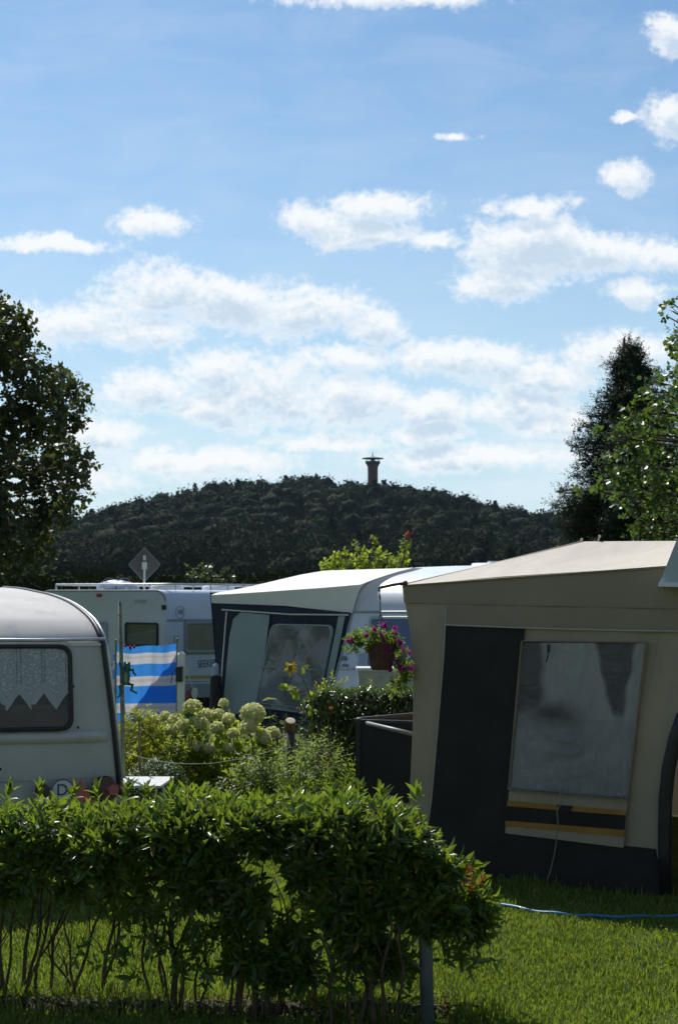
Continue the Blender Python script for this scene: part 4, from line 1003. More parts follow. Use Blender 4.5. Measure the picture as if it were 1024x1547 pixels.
    for i in range(N1 + 1):
        u = i / N1; hh = .20 * (math.sin(math.pi * u) ** .5) * (1 - .25 * u) + .005
        for j in range(N2):
            a = 2 * math.pi * j / N2; z = hh * max(0, math.sin(a)) ** .7 + .012 * mnoise.noise(Vector((u * 9, a * 2, 1)))
            m.v.append(tuple(b + Wd * (u - .5) * .95 + A * (.28 * math.cos(a) * math.sin(math.pi * u) ** .4) + up * z))
    for i in range(N1):
        for j in range(N2): m.f.append((i * N2 + j, i * N2 + (j + 1) % N2, (i + 1) * N2 + (j + 1) % N2, (i + 1) * N2 + j))
    m.build('cover', 'blue_cover', ld, smooth=True)
    m = MB()
    for u in (-.2, .15): m.tube([b + Wd * u + A * (.27 * math.cos(a)) + up * (.21 * max(0, math.sin(a)) ** .7 + .004) for a in [math.pi * k / 10 for k in range(11)]], .009, 5)
    m.build('strap', 'wire', ld)
    # flat diamond satellite antenna on a mast
    b = rp(-.75, 1.0, zt); pl = Plane(Vector((b.x, b.y, 0)), (1, .15, 0)); cx, cz = pl.hit(218.5, 853)
    t2 = thing('satellite_antenna', b, 'grey diamond-shaped flat satellite antenna on a thin mast above the far caravan roof', 'antenna')
    m = MB(); q = [(cx, cz + .345), (cx + .32, cz), (cx, cz - .345), (cx - .32, cz)]
    slab(m, pl, q, .03, -.03, .0, px=False); pn = m.build('panel', 'antenna', t2)
    m = MB(); frame(m, pl, q, .022, .03, -.004, .012, px=False); m.build('rim', 'gray_metal', pn)
    m = MB(); m.tube([pl.pt(cx, b.z, .06), pl.pt(cx, cz + .05, .06)], .020, 8); m.build('mast', 'white_plastic', t2)
    m = MB(); m.box(pl.pt(cx, cz - .02, .06), (.09, .08, .14)); m.box(pl.pt(cx, cz + .13, .05), (.05, .05, .10)); m.build('receiver_head', 'white_plastic', t2)
build_far_caravan()

# ============================================================ BLUE AWNING AND ITS CARAVAN
def build_blue():
    L = P(322, 1095, 26.3); Rr = P(531, 1095, 24.6); L = Vector((L.x, L.y, 0)); Rr = Vector((Rr.x, Rr.y, 0))
    a = (Rr - L).normalized(); W = Plane(L, a); away = -W.n; up = Vector((0, 0, 1))
    t = thing('caravan_awning', L, 'navy and pale grey caravan awning with a bright white roof, farther back', 'awning')
    # caravan: side plane perpendicular to the awning wall
    S = Plane(Rr, away)
    seam = [(500, 1050), (507, 1019), (519, 975), (531, 929), (536, 908), (543, 893), (553, 882), (570, 872), (592, 865), (622, 858)]
    sp = [S.hit(*p) for p in seam]
    cv = thing('caravan', Rr, 'white caravan joined to the navy awning, seen behind the hanging flower basket', 'caravan')
    s_end = sp[-1][0]; ztop = sp[-1][1]
    body = [(sp[0][0] + .25, .35), (sp[0][0] + .02, .5)] + sp + [(s_end + .6, ztop + .01), (s_end + 3.5, ztop), (s_end + 3.8, ztop - .2), (s_end + 4, .5), (s_end + 3.8, .35)]
    full = smooth_prof(body, 3)
    caravan_body(cv, Rr, away, a, full, 2.3, 'van_white', r=0.03, crown=0.02)
    m = MB(); m.tube([Rr + away * (s - .01) + a * .012 + up * z for s, z in smooth_prof(sp, 4)], .017, 6); m.build('awning_rail', 'van_stripe_gray', cv, smooth=True)
    (sA, zA), (sB, zB) = sp[1], sp[3]; lean = (sB - sA) / (zB - zA)
    N = Plane(Rr + away * sA + up * zA, a, up + away * lean)
    m = MB(); m.tube([N.at(533, 925, .01), N.at(660, 925, .01)], .020, 6); m.build('trim_rail', 'van_stripe_gray', cv)
    q = [(559, 932), (680, 932), (680, 1012), (552, 1012)]
    m = MB(); slab(m, N, q, .06, 0, .02); m.build('window_blind', 'curtain_blue', cv)
    m = MB(); slab(m, N, q, .06, .026, .03, .03); m.build('window_pane', 'glass_blue', cv)
    m = MB(); frame(m, N, q, .045, .07, 0, .04); m.build('window_frame', 'van_gray', cv, smooth=True)
    q = [(543, 988), (556, 988), (555, 1010), (541, 1010)]
    m = MB(); slab(m, N, q, .02, 0, .024); m.build('hatch_window', 'curtain_blue', cv)
    for (x, y) in ((520, 995), (522, 1007)):
        m = MB(); slab(m, N, [(x - 4, y - 3), (x + 4, y - 3), (x + 4, y + 3), (x - 4, y + 3)], .01, 0, .03); m.build('latch', 'gray_metal', cv)
    m = MB(); slab(m, N, [(514, 1009), (536, 1009), (536, 1012), (514, 1012)], .0, 0, .04); m.build('handle_rail', 'alu', cv)
    for u in (.2, 2.1): m = MB(); m.lathe(Rr + away * (s_end + 1.2) + a * u + up * .31, [(.12, -.08), (.29, -.08), (.31, -.05), (.31, .05), (.29, .08), (.12, .08)], 20, a); m.build('wheel', 'rubber', cv)
    m = MB(); m.box(Rr + away * (s_end + 1.5) + a * 1.15 + up * .33, (1.4, 4.2, .1), (a, away, up)); m.build('chassis', 'gray_metal', cv)
    # awning walls
    m = MB(); patch(m, W, [[(320, 908), (531, 926)], [(326, 1000), (512, 1010)], [(333, 1100), (490, 1110)]], 0, 24, 8, .03, 1.6, 2); m.build('side_wall', 'canvas_navy', t, smooth=True)
    m = MB(); patch(m, W, [[(320, 899), (430, 892), (546, 883)], [(321, 911), (430, 915), (533, 926)]], .02, 26, 5, .02, 1.4, 2); m.build('gable', 'canvas_white', t, smooth=True)
    gp = [(358, 925), (408, 929), (388, 1070), (336, 1085)]
    m = MB()
    patch(m, W, [[(365, 925), (409, 929)], [(354, 935), (408, 940)], [(349, 960), (403, 980)], [(337, 1085), (388, 1070)]], .03, 10, 6, .015, 2, 5); m.build('door_panel', 'canvas_palegray', t, smooth=True)
    m = MB(); patch(m, W, [[(338, 913), (530, 925)], [(339, 921), (530, 929)]], .04, 20, 3, .015, 3, 5); v = m.build('valance', 'canvas_navy', t, smooth=True)
    m = MB(); m.tube([W.at(338, 921, .05), W.at(440, 928, .05), W.at(529, 929, .05)], .012, 5); m.build('piping', 'white_plastic', v)
    m = MB(); m.tube([W.at(344, 924, .03), W.at(338, 1000, .03), W.at(332, 1090, .03)], .014, 5); m.build('zip', 'white_plastic', t)
    q = [(414, 942), (507, 944), (482, 1080), (388, 1068)]
    m = MB(); slab(m, W, q, .12, .0, .02); m.build('dark_backing', 'dark_inside', t)  # closed dark slab, shade of the interior put into the colour
    m = MB(); patch(m, W, [[(452, 960), (463, 942), (468, 960)], [(446, 1010), (458, 1008), (471, 1012)], [(442, 1050), (458, 1052), (474, 1058)]], .03, 14, 6, .05, 6, 3)
    patch(m, W, [[(398, 1008), (430, 1009), (444, 1012)], [(390, 1060), (410, 1060), (424, 1064)]], .03, 14, 6, .05, 6, 3); m.build('curtain', 'curtain_gray', t, smooth=True)
    m = MB(); patch(m, W, [[(417, 944), (505, 946)], [(400, 1006), (494, 1011)], [(390, 1066), (483, 1078)]], .07, 24, 10, .05, 3, 8); pn = m.build('window_pane', 'pvc_blue', t, smooth=True)
    m = MB(); frame(m, W, q, .025, .14, .0, .085); m.tube([W.at(399, 1007, .09), W.at(494, 1012, .09)], .012, 5); m.tube([W.at(389, 1060, .09), W.at(484, 1072, .09)], .012, 5); m.build('window_frame', 'canvas_palegray', pn, smooth=True)
    m = MB(); patch(m, W, [[(514, 931), (524, 931)], [(492, 1040), (502, 1040)], [(488, 1060), (497, 1060)]], .05, 4, 6, .01); m.build('draught_strip', 'canvas_palegray', t, smooth=True)
    # roof
    B = Plane(L + away * 1.3, a)
    E1 = W.at(319, 895, .03); K1 = B.at(489, 862); K2 = B.at(625, 857.5)
    edge = [(319, 899), (371, 896), (430, 892), (490, 888), (546, 883)]; rid = [(345, 894), (404, 880), (455, 868), (491, 862), (624, 858)]
    def mir(p): d = (p - L).dot(away); return p + away * (4.2 - 2 * d)
    m = MB(); nx, ny = 30, 10; g = []
    ep = [W.at(*p, .03) for p in edge]; rpz = [Plane(L + away * s_, a).at(*p) for p, s_ in zip(rid, (.35, .75, 1.1, 1.3, 1.3))]
    def interp(arr, u): k = min(int(u * 4), 3); return lerp(arr[k], arr[k + 1], u * 4 - k)
    for flip in (0, 1):
        b = len(m.v)
        for j in range(ny + 1):
            for i in range(nx + 1):
                p = lerp(interp(ep, i / nx), interp(rpz, i / nx), j / ny).copy(); p.z += .02 * math.sin(math.pi * j / ny)
                m.v.append(tuple(mir(p) if flip else p))
        for j in range(ny):
            for i in range(nx): m.f.append((b + j * (nx + 1) + i, b + j * (nx + 1) + i + 1, b + (j + 1) * (nx + 1) + i + 1, b + (j + 1) * (nx + 1) + i))
    b = len(m.v)
    for j in range(5):
        for i in range(nx + 1): p = interp(rpz, i / nx); m.v.append(tuple(lerp(p, mir(p), j / 4)))
    for j in range(4):
        for i in range(nx): m.f.append((b + j * (nx + 1) + i, b + j * (nx + 1) + i + 1, b + (j + 1) * (nx + 1) + i + 1, b + (j + 1) * (nx + 1) + i))
    b = len(m.v); m.v += [tuple(E1), tuple(rpz[0]), tuple(mir(rpz[0])), tuple(mir(E1))]; m.f.append((b, b + 1, b + 2, b + 3))
    m.build('roof', 'canvas_white', t, smooth=True)
    m = MB(); f0 = W.at(333, 1100); f0.z = 0; m.add([E1, mir(E1), mir(f0), f0], [(0, 1, 2, 3)]); m.build('front_wall', 'canvas_navy', t)
    g1 = mir(ep[-1]); g2 = g1.copy(); g2.z = 0; m = MB(); m.add([mir(E1), g1, g2, mir(f0)], [(0, 1, 2, 3)]); m.build('far_wall', 'canvas_navy', t)
    # barrel at the awning corner, guy rope
    b = P(326, 1075, 25.9); b.z = 0; t3 = thing('water_barrel', b, 'dark narrow water barrel standing at the left corner of the navy awning', 'barrel')
    zt_ = P(326, 1020, 25.9).z; m = MB(); m.lathe(b, [(.09, 0), (.10, .05), (.10, zt_ - .05), (.085, zt_)], 16); m.build('drum', 'screen_dark', t3)
    m = MB(); m.lathe(b + up * zt_, [(.05, 0), (.055, .02), (.05, .16), (.02, .2)], 12); m.build('lid', 'curtain_blue', t3)
    # utility box in front of the caravan
    b = P(582, 1035, 22.0); zt_ = P(582, 1011, 22.0).z; t4 = thing('utility_box', (b.x, b.y, 0), 'pale grey concrete utility box with a white lid behind the low hedge', 'utility box')
    m = MB(); m.box((b.x, b.y, zt_ / 2), (.78, .5, zt_ - .02)); m.build('body', 'concrete', t4)
    m = MB(); m.box((b.x, b.y, zt_ + .01), (.84, .56, .04)); m.build('lid', 'sticker_white', t4)
build_blue()

# pale roof far behind between the awnings
def build_back_roof():
    c = P(762, 900, 40); o = Vector((c.x, c.y, 0)); t = thing('caravan', o, 'distant white caravan of which only the flat roof shows over the beige awning', 'caravan')
    zt = P(762, 850, 40).z
    prof = [(0.1, .4), (0, .7), (0, 1.9), (.05, zt - .25), (.25, zt - .04), (.6, zt), (2.2, zt + .02), (2.5, zt - .1), (2.6, 1.8), (2.6, .4)]
    caravan_body(t, o - Vector((.9, 0, 0)), Vector((.17, .98, 0)).normalized(), Vector((.98, -.17, 0)).normalized(), smooth_prof(prof, 2), 4.5, 'van_white')
    m = MB(); m.box((o.x + .2, o.y + 1.2, zt + .03), (1.0, .7, .06)); m.build('roof_hatch', 'white_plastic', t)
build_back_roof()

# ============================================================ WINDBREAK
def build_windbreak():
    D = 21.0; pl = Plane(P(176, 1075, D), (1, -.12, 0)); b = P(222, 1075, D)
    t = thing('windbreak', (b.x, b.y, 0), 'blue and white striped cloth windbreak in front of the far white caravan', 'windbreak')
    c = [pl.hit(*p) for p in ((176, 974), (268, 972), (267, 1090), (176, 1090))]
    mb = MB(); uvs = []; nx, ny = 40, 40
    for j in range(ny + 1):
        for i in range(nx + 1):
            u, v = i / nx, j / ny; a = lerp(lerp(c[0][0], c[1][0], u), lerp(c[3][0], c[2][0], u), v); z = lerp(lerp(c[0][1], c[1][1], u), lerp(c[3][1], c[2][1], u), v)
            z -= .035 * math.sin(math.pi * u) * (1 - v) * (1 + .4 * math.sin(u * 9)); off = .03 * math.sin(u * 7 + v * 2) * math.sin(math.pi * u) + .008 * math.sin(u * 31)
            mb.v.append(tuple(pl.pt(a, z, off))); uvs.append((u, v))
    for j in range(ny):
        for i in range(nx): q = j * (nx + 1) + i; mb.f.append((q, q + 1, q + nx + 2, q + nx + 1))
    mb.build('cloth', 'windbreak_cloth', t, smooth=True, uvs=uvs)
    # unseen flap added behind the cloth to throw slanted shade on it
    mb = MB(); uvs = []
    for j in range(21):
        for i in range(11):
            u, v = i / 10, j / 20; a = lerp(c[1][0] - .78 * v - .02, c[1][0], u); z = lerp(c[1][1] - .02, c[2][1], v); mb.v.append(tuple(pl.pt(a, z, -.07 - .01 * math.sin(u * 5)))); uvs.append((u, v))
    for j in range(20):
        for i in range(10): q = j * 11 + i; mb.f.append((q, q + 1, q + 12, q + 11))
    mb.build('shade_flap', 'windbreak_cloth', t, smooth=True, uvs=uvs)
    for (x, y0) in ((175.5, 968), (268, 966)):
        a, z = pl.hit(x, y0); m = MB(); m.tube([pl.pt(a, z, 0), Vector((*pl.pt(a, z, 0).xy, 0))], .013, 8); m.ball(pl.pt(a, z, 0), .022, 8, 6); m.build('pole', 'bamboo', t)
    for (x, y) in ((190, 976), (198, 978), (204, 977)):
        m = MB(); m.box(pl.at(x, y, .03), (.03, .03, .035)); m.ball(pl.at(x, y - 1, .03), .018, 6, 5); m.build('clothes_peg', 'petal_pink', t)
    # second short bay seen past the caravan
    mb = MB(); uvs = []; q0, q1 = pl.at(176, 990, -.1), pl.at(160, 991, -.1) + Vector((0, .5, 0))
    for j in range(21):
        for i in range(7): p = lerp(q0, q1, i / 6).copy(); p.z = lerp(p.z, .45, j / 20); mb.v.append(tuple(p)); uvs.append((i / 6, j / 20))
    for j in range(20):
        for i in range(6): q = j * 7 + i; mb.f.append((q, q + 1, q + 8, q + 7))
    mb.build('side_cloth', 'windbreak_cloth', t, smooth=True, uvs=uvs)
    # white post with black mailbox-like lamp
    a, z = pl.hit(276.5, 990); b = pl.pt(a, z, .1); t2 = thing('white_post', (b.x, b.y, 0), 'white square post with a small black box beside the striped windbreak', 'post')
    m = MB(); m.box((b.x, b.y, b.z / 2), (.095, .095, b.z)); m.lathe(b, [(.05, 0), (.055, .02), (.03, .05)], 12); m.build('shaft', 'white_plastic', t2)
    p = pl.at(276, 1018, .2); m = MB(); m.box(p, (.085, .10, .19)); m.box(p + Vector((0, 0, .10)), (.10, .12, .015)); m.build('box', 'rubber', t2)
    m = MB(); m.tube([p + Vector((-.05, 0, .07)), p + Vector((-.09, 0, .02)), p + Vector((-.11, 0, -.12))], .007, 6); m.build('bracket', 'wire', t2)
    # guy line to the ground
    g = P(318, 1070, 21.5); g.z = 0.02; m = MB(); m.tube([b + Vector((.03, 0, -.01)), g], .006, 5); m.build('guy_line', 'rope', t2)
build_windbreak()

# ============================================================ FLOWER BED FURNITURE
def build_frog_pole():
    D = 12.9; top = P(181.5, 909, D); bot = P(187, 1192, D); b = Vector((bot.x + .004, bot.y, 0))
    t = thing('garden_cane', b, 'tall weathered bamboo cane standing beside the left caravan', 'cane')
    m = MB(); m.tube([b, Vector((bot.x, bot.y, bot.z)), lerp(bot, top, .5) + Vector((.004, 0, 0)), top], [.021, .019, .018, .016], 10); m.build('stalk', 'bamboo', t, smooth=True)
    for k in range(7): m = MB(); p = lerp(bot, top, (k + .5) / 7); m.lathe(p, [(.018, -.006), (.0215, 0), (.018, .006)], 10); m.build('node_ring', 'bamboo', t)
    # frog
    f0 = P(191, 1022, D - .04); f = thing('frog_ornament', f0, 'dark green frog ornament climbing the garden cane', 'ornament')
    m = MB(); m.ball(f0, (.034, .026, .075), 14, 10); m.ball(f0 + Vector((.008, -.004, .085)), (.030, .026, .030), 12, 8)
    for s in (-1, 1): m.ball(f0 + Vector((.008 + s * .018, -.012, .112)), (.011, .011, .013), 8, 6)
    J = [[(.02, 0, .055), (.055, -.01, .06), (.065, -.01, .025)], [(-.02, 0, .055), (-.045, -.01, .085), (-.048, -.02, .12)], [(.015, 0, -.06), (.055, -.01, -.07), (.045, -.01, -.115), (.075, -.01, -.13)], [(-.015, 0, -.06), (-.05, -.01, -.08), (-.04, -.01, -.13), (-.055, -.02, -.165)]]
    for j in J:
        pts = [f0 + Vector(p) for p in j]; m.tube(pts, [.014] * (len(pts) - 1) + [.009], 8)
        e = pts[-1]
        for q in (-.012, 0, .012): m.tube([e, e + Vector((.018 if j[-1][0] > 0 else -.012, -.004, q - .006))], .0045, 5)
    m.build('frog_body', 'frog_green', f, smooth=True)
    m = MB(); m.ball(f0 + Vector((0, -.012, -.005)), (.018, .018, .05), 12, 8); m.build('belly', 'frog_belly', f, smooth=True)
    # short stake
    p1 = P(210.5, 1086, 13.2); p0 = P(214, 1190, 13.2); t2 = thing('garden_stake', (p0.x, p0.y, 0), 'short thin wooden stake with a yellow tip in the flower bed', 'stake')
    m = MB(); m.tube([Vector((p0.x, p0.y, 0)), p1], .0105, 8); m.build('stick', 'dry_stem', t2)
    m = MB(); m.ball(p1, (.02, .02, .03), 10, 8); m.build('tip', 'leaf_yellow', t2)
build_frog_pole()
def build_white_deck():
    z = .62; c = P(150, 1190, 12.9); t = thing('folding_table', (c.x + .45, c.y, 0), 'low white slatted table top beside the left caravan, mostly hidden by the hedge', 'table')
    m = MB(); A_ = G(150, 1188, z); B_ = G(240, 1192, z); ax = Vector((1, .0, 0))
    for k in range(9): m.box((lerp(A_.x, B_.x, .5) + k * .005, A_.y + k * .07, z), (B_.x - A_.x, .058, .018))
    m.build('table_top', 'table_white', t)
    for k in (0, 1):
        for j in (0, 1): mb = MB(); mb.tube([Vector((A_.x + .05 + k * .4, A_.y + .03 + j * .5, z - .01)), Vector((A_.x + .02 + k * .46, A_.y + .03 + j * .5, 0))], .013, 8); mb.build('leg', 'alu', t)
build_white_deck()
def build_log_post():
    D = 13.6; tp = P(439, 1089, D); t = thing('bird_post', (tp.x, tp.y, 0), 'dark post topped by a sawn log end amid the flower bed', 'post')
    m = MB(); m.tube([Vector((tp.x, tp.y, 0)), tp - Vector((0, 0, .10))], .040, 14); m.build('stake', 'post_dark', t, smooth=True)
    ax = Vector((.15, -.55, .82)).normalized(); m = MB(); m.lathe(tp, [(.040, -.13), (.046, -.10), (.046, -.002), (.043, 0)], 20, ax); l = m.build('log', 'bark_brown', t)
    m = MB(); m.lathe(tp, [(.0425, .001), (.0425, .004), (.03, .006)], 20, ax); m.build('cut_face', 'wood_cut', l)
    # sagging line from the cane to the post
    p0 = P(186, 1136, 12.9); p1 = tp - Vector((.04, .02, .22)); m = MB()
    pts = []
    for i in range(25): u = i / 24; p = lerp(p0, p1, u).copy(); p.z -= .10 * 4 * u * (1 - u) * (1.0 if u < .6 else .95); p.y -= .25 * math.sin(math.pi * u); pts.append(p)
    m.tube(pts, .0028, 6); tag(m.build('plant_line', 'rope', loc=p0, smooth=True), 'thin pale line sagging across the hydrangeas', 'line')
build_log_post()
def build_screen():
    D = 13.0; a = P(539, 1084, D); b = P(640, 1078, D + .5); c = P(660, 1118, D - .4)
    t = thing('folding_screen', (a.x, a.y, 0), 'black folding privacy screen standing left of the beige awning', 'screen')
    pl = Plane(Vector((a.x, a.y, 0)), (b - a).xy.to_3d()); w = (b - a).xy.length; z = a.z
    def panel(pl, w, z, nm):
        m = MB(); q = [(0, z), (w, z + .01), (w, .05), (0, .05)]
        slab(m, pl, q, .035, -.018, .006, px=False); p = m.build(nm, 'screen_dark', t)
        m = MB(); frame(m, pl, q, .03, .05, -.006, .018, px=False); m.build('frame', 'rubber', p)
        m = MB(); k = .09
        while k < 0: m.box(pl.pt(k, z / 2, .008), (.012, .008, z - .16), (pl.a, pl.n, Vector((0, 0, 1)))); k += .085
        m.build('rib', 'rubber', p); return p
    panel(pl, w, z, 'rear_panel')
    f0 = P(540, 1085, D - .03); pl2 = Plane(Vector((f0.x, f0.y - .02, 0)), Vector((.62, -.35, 0))); panel(pl2, .80, z - .01, 'near_panel')
    m = MB(); r0 = P(555, 1093, D - .12); r1 = P(640, 1113, D - .45); m.tube([r0, r1], .019, 12); m.ball(r0, .019, 10, 8); m.build('rail', 'gray_metal', t, smooth=True)
build_screen()

# ============================================================ HANGING BASKET
def build_basket():
    W = Plane(TL, (TR - TL).normalized()); D = 12.15
    hk = P(612, 881, D); e = P(573, 888, D)
    t = thing('hanging_basket', P(577, 990, D), 'brown hanging basket of purple petunias on an iron arm at the beige awning corner', 'hanging basket')
    m = MB(); m.tube([hk, lerp(hk, e, .5) + Vector((0, 0, .004)), e, e - Vector((0, 0, .03))], .0125, 10); m.ball(hk, .022, 10, 8); m.build('arm', 'iron_brown', t, smooth=True)
    b0 = e - Vector((0, 0, .03)); tie = P(574.5, 927, D); m = MB()
    m.tube([b0, b0 - Vector((.003, 0, .04)), b0 - Vector((-.006, 0, .08)), tie], .0045, 6)
    m.tube([b0 - Vector((0, 0, .01)), b0 - Vector((-.008, 0, .05)), b0 - Vector((-.002, 0, .09))], .004, 6)
    rim = P(576, 972, D)
    for a in (0, 2.1, 4.2): m.tube([tie, rim + Vector((math.cos(a + .5) * .105, math.sin(a + .5) * .105, 0))], .003, 5)
    m.build('chain', 'wire', t)
    c = P(576, 1012, D); hh = rim.z - c.z; m = MB(); m.lathe(c, [(.074, 0), (.080, .01), (.105, hh - .02), (.112, hh - .01), (.112, hh), (.09, hh - .02)], 28); pot = m.build('pot', 'basket', t)
    m = MB()
    for k in range(14): a = k * .4488; m.tube([c + Vector((math.cos(a) * .079, math.sin(a) * .079, .01)), c + Vector((math.cos(a) * .107, math.sin(a) * .107, hh - .015))], .006, 5)
    m.build('slat', 'basket', pot)
    # foliage
    cl = [(545, 962, .07, 26), (535, 972, .05, 14), (560, 967, .08, 34), (575, 966, .09, 34), (590, 966, .07, 24), (600, 985, .06, 22), (607, 1005, .06, 20), (604, 1025, .05, 18), (585, 975, .07, 20), (612, 1012, .05, 14), (533, 975, .04, 10), (598, 1040, .05, 12), (610, 1030, .04, 10)]
    ps, ds = [], []
    for (x, y, r, n) in cl:
        n = int(n * 1.5); cc = np.array(P(x, y, D)); d = rand_dir(n); ps.append(cc + d * r * rng.uniform(.3, 1, (n, 1))); ds.append(d + np.array([0, 0, .4]))
    p, d = np.concatenate(ps), np.concatenate(ds); V, T = shoots(p, d, .05, 8, .036, .016, 'lance', (40, 75)); mesh_np('foliage', V, T, 'leaf_bed', t)
    fl = [(534, 966, 0), (527, 968, 1), (553, 960, 0), (567, 951, 0), (581, 944, 0), (580, 948, 0), (598, 958, 1), (595, 949, 0), (605, 972, 0), (602, 968, 0), (580, 967, 0), (526, 969, 1), (583, 984, 0), (594, 995, 0), (604, 1010, 0), (609, 1011, 0), (610, 982, 1), (618, 986, 1), (617, 1008, 1), (621, 1009, 1), (589, 1012, 0), (586, 978, 0), (575, 960, 0), (606, 1007, 0), (600, 999, 0)]
    for (x, y, k) in fl:
        cc = P(x, y, D - .07 - random.uniform(0, .05)); ax = Vector((random.uniform(-.5, .5), -1, random.uniform(-.1, .6))).normalized()
        p = np.tile(np.array(cc), (1, 1)); V, T = shoots(p, np.array([ax]), .004, 6, .030, .030, 'round', (65, 80), 0); mesh_np('flower', V, T, ('petal_purple', 'petal_pink')[k], t)
    V, T = shoots(np.array([P(617, 1014, D - .05)]), np.array([[0, -.7, .5]]), .01, 9, .028, .022, 'round', (50, 80), 0); mesh_np('white_flower', V, T, 'petal_white', t)
build_basket()

# ============================================================ PLANTS
# --- front hedge : three shrubs clipped to one line
def hedge_y(x): return 8.06 - 0.06 * x + (0.10 if x < -1.1 else 0)
def hedge_bush(label, x0, x1, ztop, zbot, n, hw=.33, seed=1, round_end=False, stemspec=(10, .011)):
    cx = (x0 + x1) / 2; t = thing('hedge_shrub', (cx, hedge_y(cx), 0), label, 'hedge', 'shrubs of the clipped front hedge')
    N = n; x = rng.uniform(x0, x1, N); u = rng.uniform(-1, 1, N); v = rng.uniform(0, 1, N)
    # push most shoots to the shell (top and faces)
    sel = rng.uniform(0, 1, N); top = sel < .42; v[top] = 1 - rng.uniform(0, .12, top.sum()); fr = (sel > .42) & (sel < .80); u[fr] = -1 + rng.uniform(0, .25, fr.sum()); bk = sel > .93; u[bk] = 1 - rng.uniform(0, .2, bk.sum())
    nz = np.array([mnoise.noise(Vector((a * 2.3, seed, 0))) for a in x]); nz2 = np.array([mnoise.noise(Vector((a * 6.0, seed + 5, b * 2))) for a, b in zip(x, v)])
    zt = ztop + .04 * nz + .05 * nz2; zb = zbot(x) + .16 * nz2 + .08 * nz
    hwx = hw * (1 + .18 * nz2) * (1 - .35 * np.clip((v - .8) / .2, 0, 1) ** 2) * (.72 + .28 * np.clip(v / .45, 0, 1))
    if round_end:
        x1v = x1 + .02 - .36 * v ** 1.6 + .06 * nz2; x = x0 + (x - x0) * (x1v - x0) / (x1 - x0)
        e = np.clip((x1v - x) / .26, 0, 1); k = np.sqrt(1 - (1 - e) ** 2) * (1 + .35 * nz2); k = np.clip(k, 0, 1.1); hwx = hwx * (.35 + .65 * k); zt = zt - (1 - k) * .10; zb = zb + (1 - k) * .05
    z = zb + (zt - zb) * v; y = hedge_y(cx) - .06 * (x - cx) + u * hwx
    dens = np.array([mnoise.noise(Vector((a * 4.5, b * 4.5, seed * 3.0 + c_ * 4.5))) for a, b, c_ in zip(x, z, y)]); keep = (dens > -.14 + .0 * v) | ((v > .85) & (dens > -.45)); 
    if round_end: out = np.array([0.0]); 
    x, y, z, u, v = x[keep], y[keep], z[keep], u[keep], v[keep]
    p = np.stack([x, y, z], 1)
    d = np.stack([rng.normal(0, .35, len(x)), u * .8 + rng.normal(0, .2, len(x)), .25 + .9 * v ** 2 + rng.normal(0, .25, len(x))], 1)
    if round_end: d[:, 0] += np.clip(1 - (x1 - x) / .4, 0, 1) * 1.3
    V, T = shoots(p, d, rng.uniform(.06, .13, len(p)), 9, .105, .031, 'lance', (22, 76), .22)
    f = mesh_np('foliage', V, T, 'leaf_hedge', t)
    return t, f, p
def hedge_stems(t, specs, p):
    """specs: (foot px, foot py, lean px at top, r)"""
    mb = MB()
    for (fx, fy, tx, ty, r) in specs:
        b = G(fx, fy); b.z = -.02; b.y = min(max(b.y, 7.75), 8.35); k = random.uniform(-.15, .15); tp = P(tx, ty, b.y + k)
        bx = random.uniform(-.03, .03); pts = []
        for i in range(9): u = i / 8; q = lerp(b, tp, u).copy(); q.x += bx * math.sin(u * math.pi) + .012 * math.sin(u * 9 + fx); q.z = lerp(b.z, tp.z, u); pts.append(q)
        mb.tube(pts, [lerp(r, r * .45, i / 8) for i in range(9)], 7)
        for s in range(3):
            i = random.randint(3, 7); q = pts[i]; e = q + Vector((random.uniform(-.16, .16), random.uniform(-.12, .12), random.uniform(.12, .3))); mb.tube([q, lerp(q, e, .5) + Vector((random.uniform(-.02, .02), 0, .01)), e], [r * .4, r * .28, r * .15], 5)
    mb.build('stem', 'stem_brown', t, smooth=True)
def low_twigs(t, specs):
    ps, ds = [], []
    for (x, y, D, n, r) in specs:
        c = np.array(P(x, y, D)); ps.append(c + rng.normal(0, r, (n, 3))); ds.append(rand_dir(n) + np.array([0, -.2, -.1]))
    V, T = shoots(np.concatenate(ps), np.concatenate(ds), .07, 6, .085, .027, 'lance', (30, 75), .15); mesh_np('low_leaves', V, T, 'leaf_hedge', t)
XL = -2.6
tA, fA, pA = hedge_bush('leftmost leafy hedge shrub with many thin stems at the left frame edge', XL, -1.18, .90, lambda x: .56 + 0 * x, 1050, .32, 3)
hedge_stems(tA, [(20, 1480, 10, 1300, .014), (45, 1482, 50, 1310, .013), (60, 1478, 70, 1320, .011), (72, 1480, 90, 1330, .010), (88, 1482, 108, 1335, .010), (30, 1480, 38, 1330, .009), (10, 1478, -10, 1310, .011), (5, 1476, 26, 1320, .008), (-60, 1478, -70, 1300, .013), (-120, 1476, -100, 1300, .013), (52, 1480, 118, 1350, .008)], pA)
tB, fB, pB = hedge_bush('slender middle hedge shrub on a few bare crossing stems', -1.24, -.86, .91, lambda x: .62 - .02 * x, 400, .30, 8)
hedge_stems(tB, [(118, 1490, 180, 1330, .011), (128, 1492, 100, 1390, .009), (152, 1497, 172, 1345, .014), (155, 1497, 196, 1330, .011), (124, 1500, 70, 1420, .009), (127, 1498, 90, 1440, .007)], pB)
tC, fC, pC = hedge_bush('broad dense hedge shrub with a rounded right end, beside the grey post', -.92, .72, .96, lambda x: np.where(x < -.55, .56 - .0 * x, np.where(x < .30, .22, .42)), 3300, .33, 5, True)
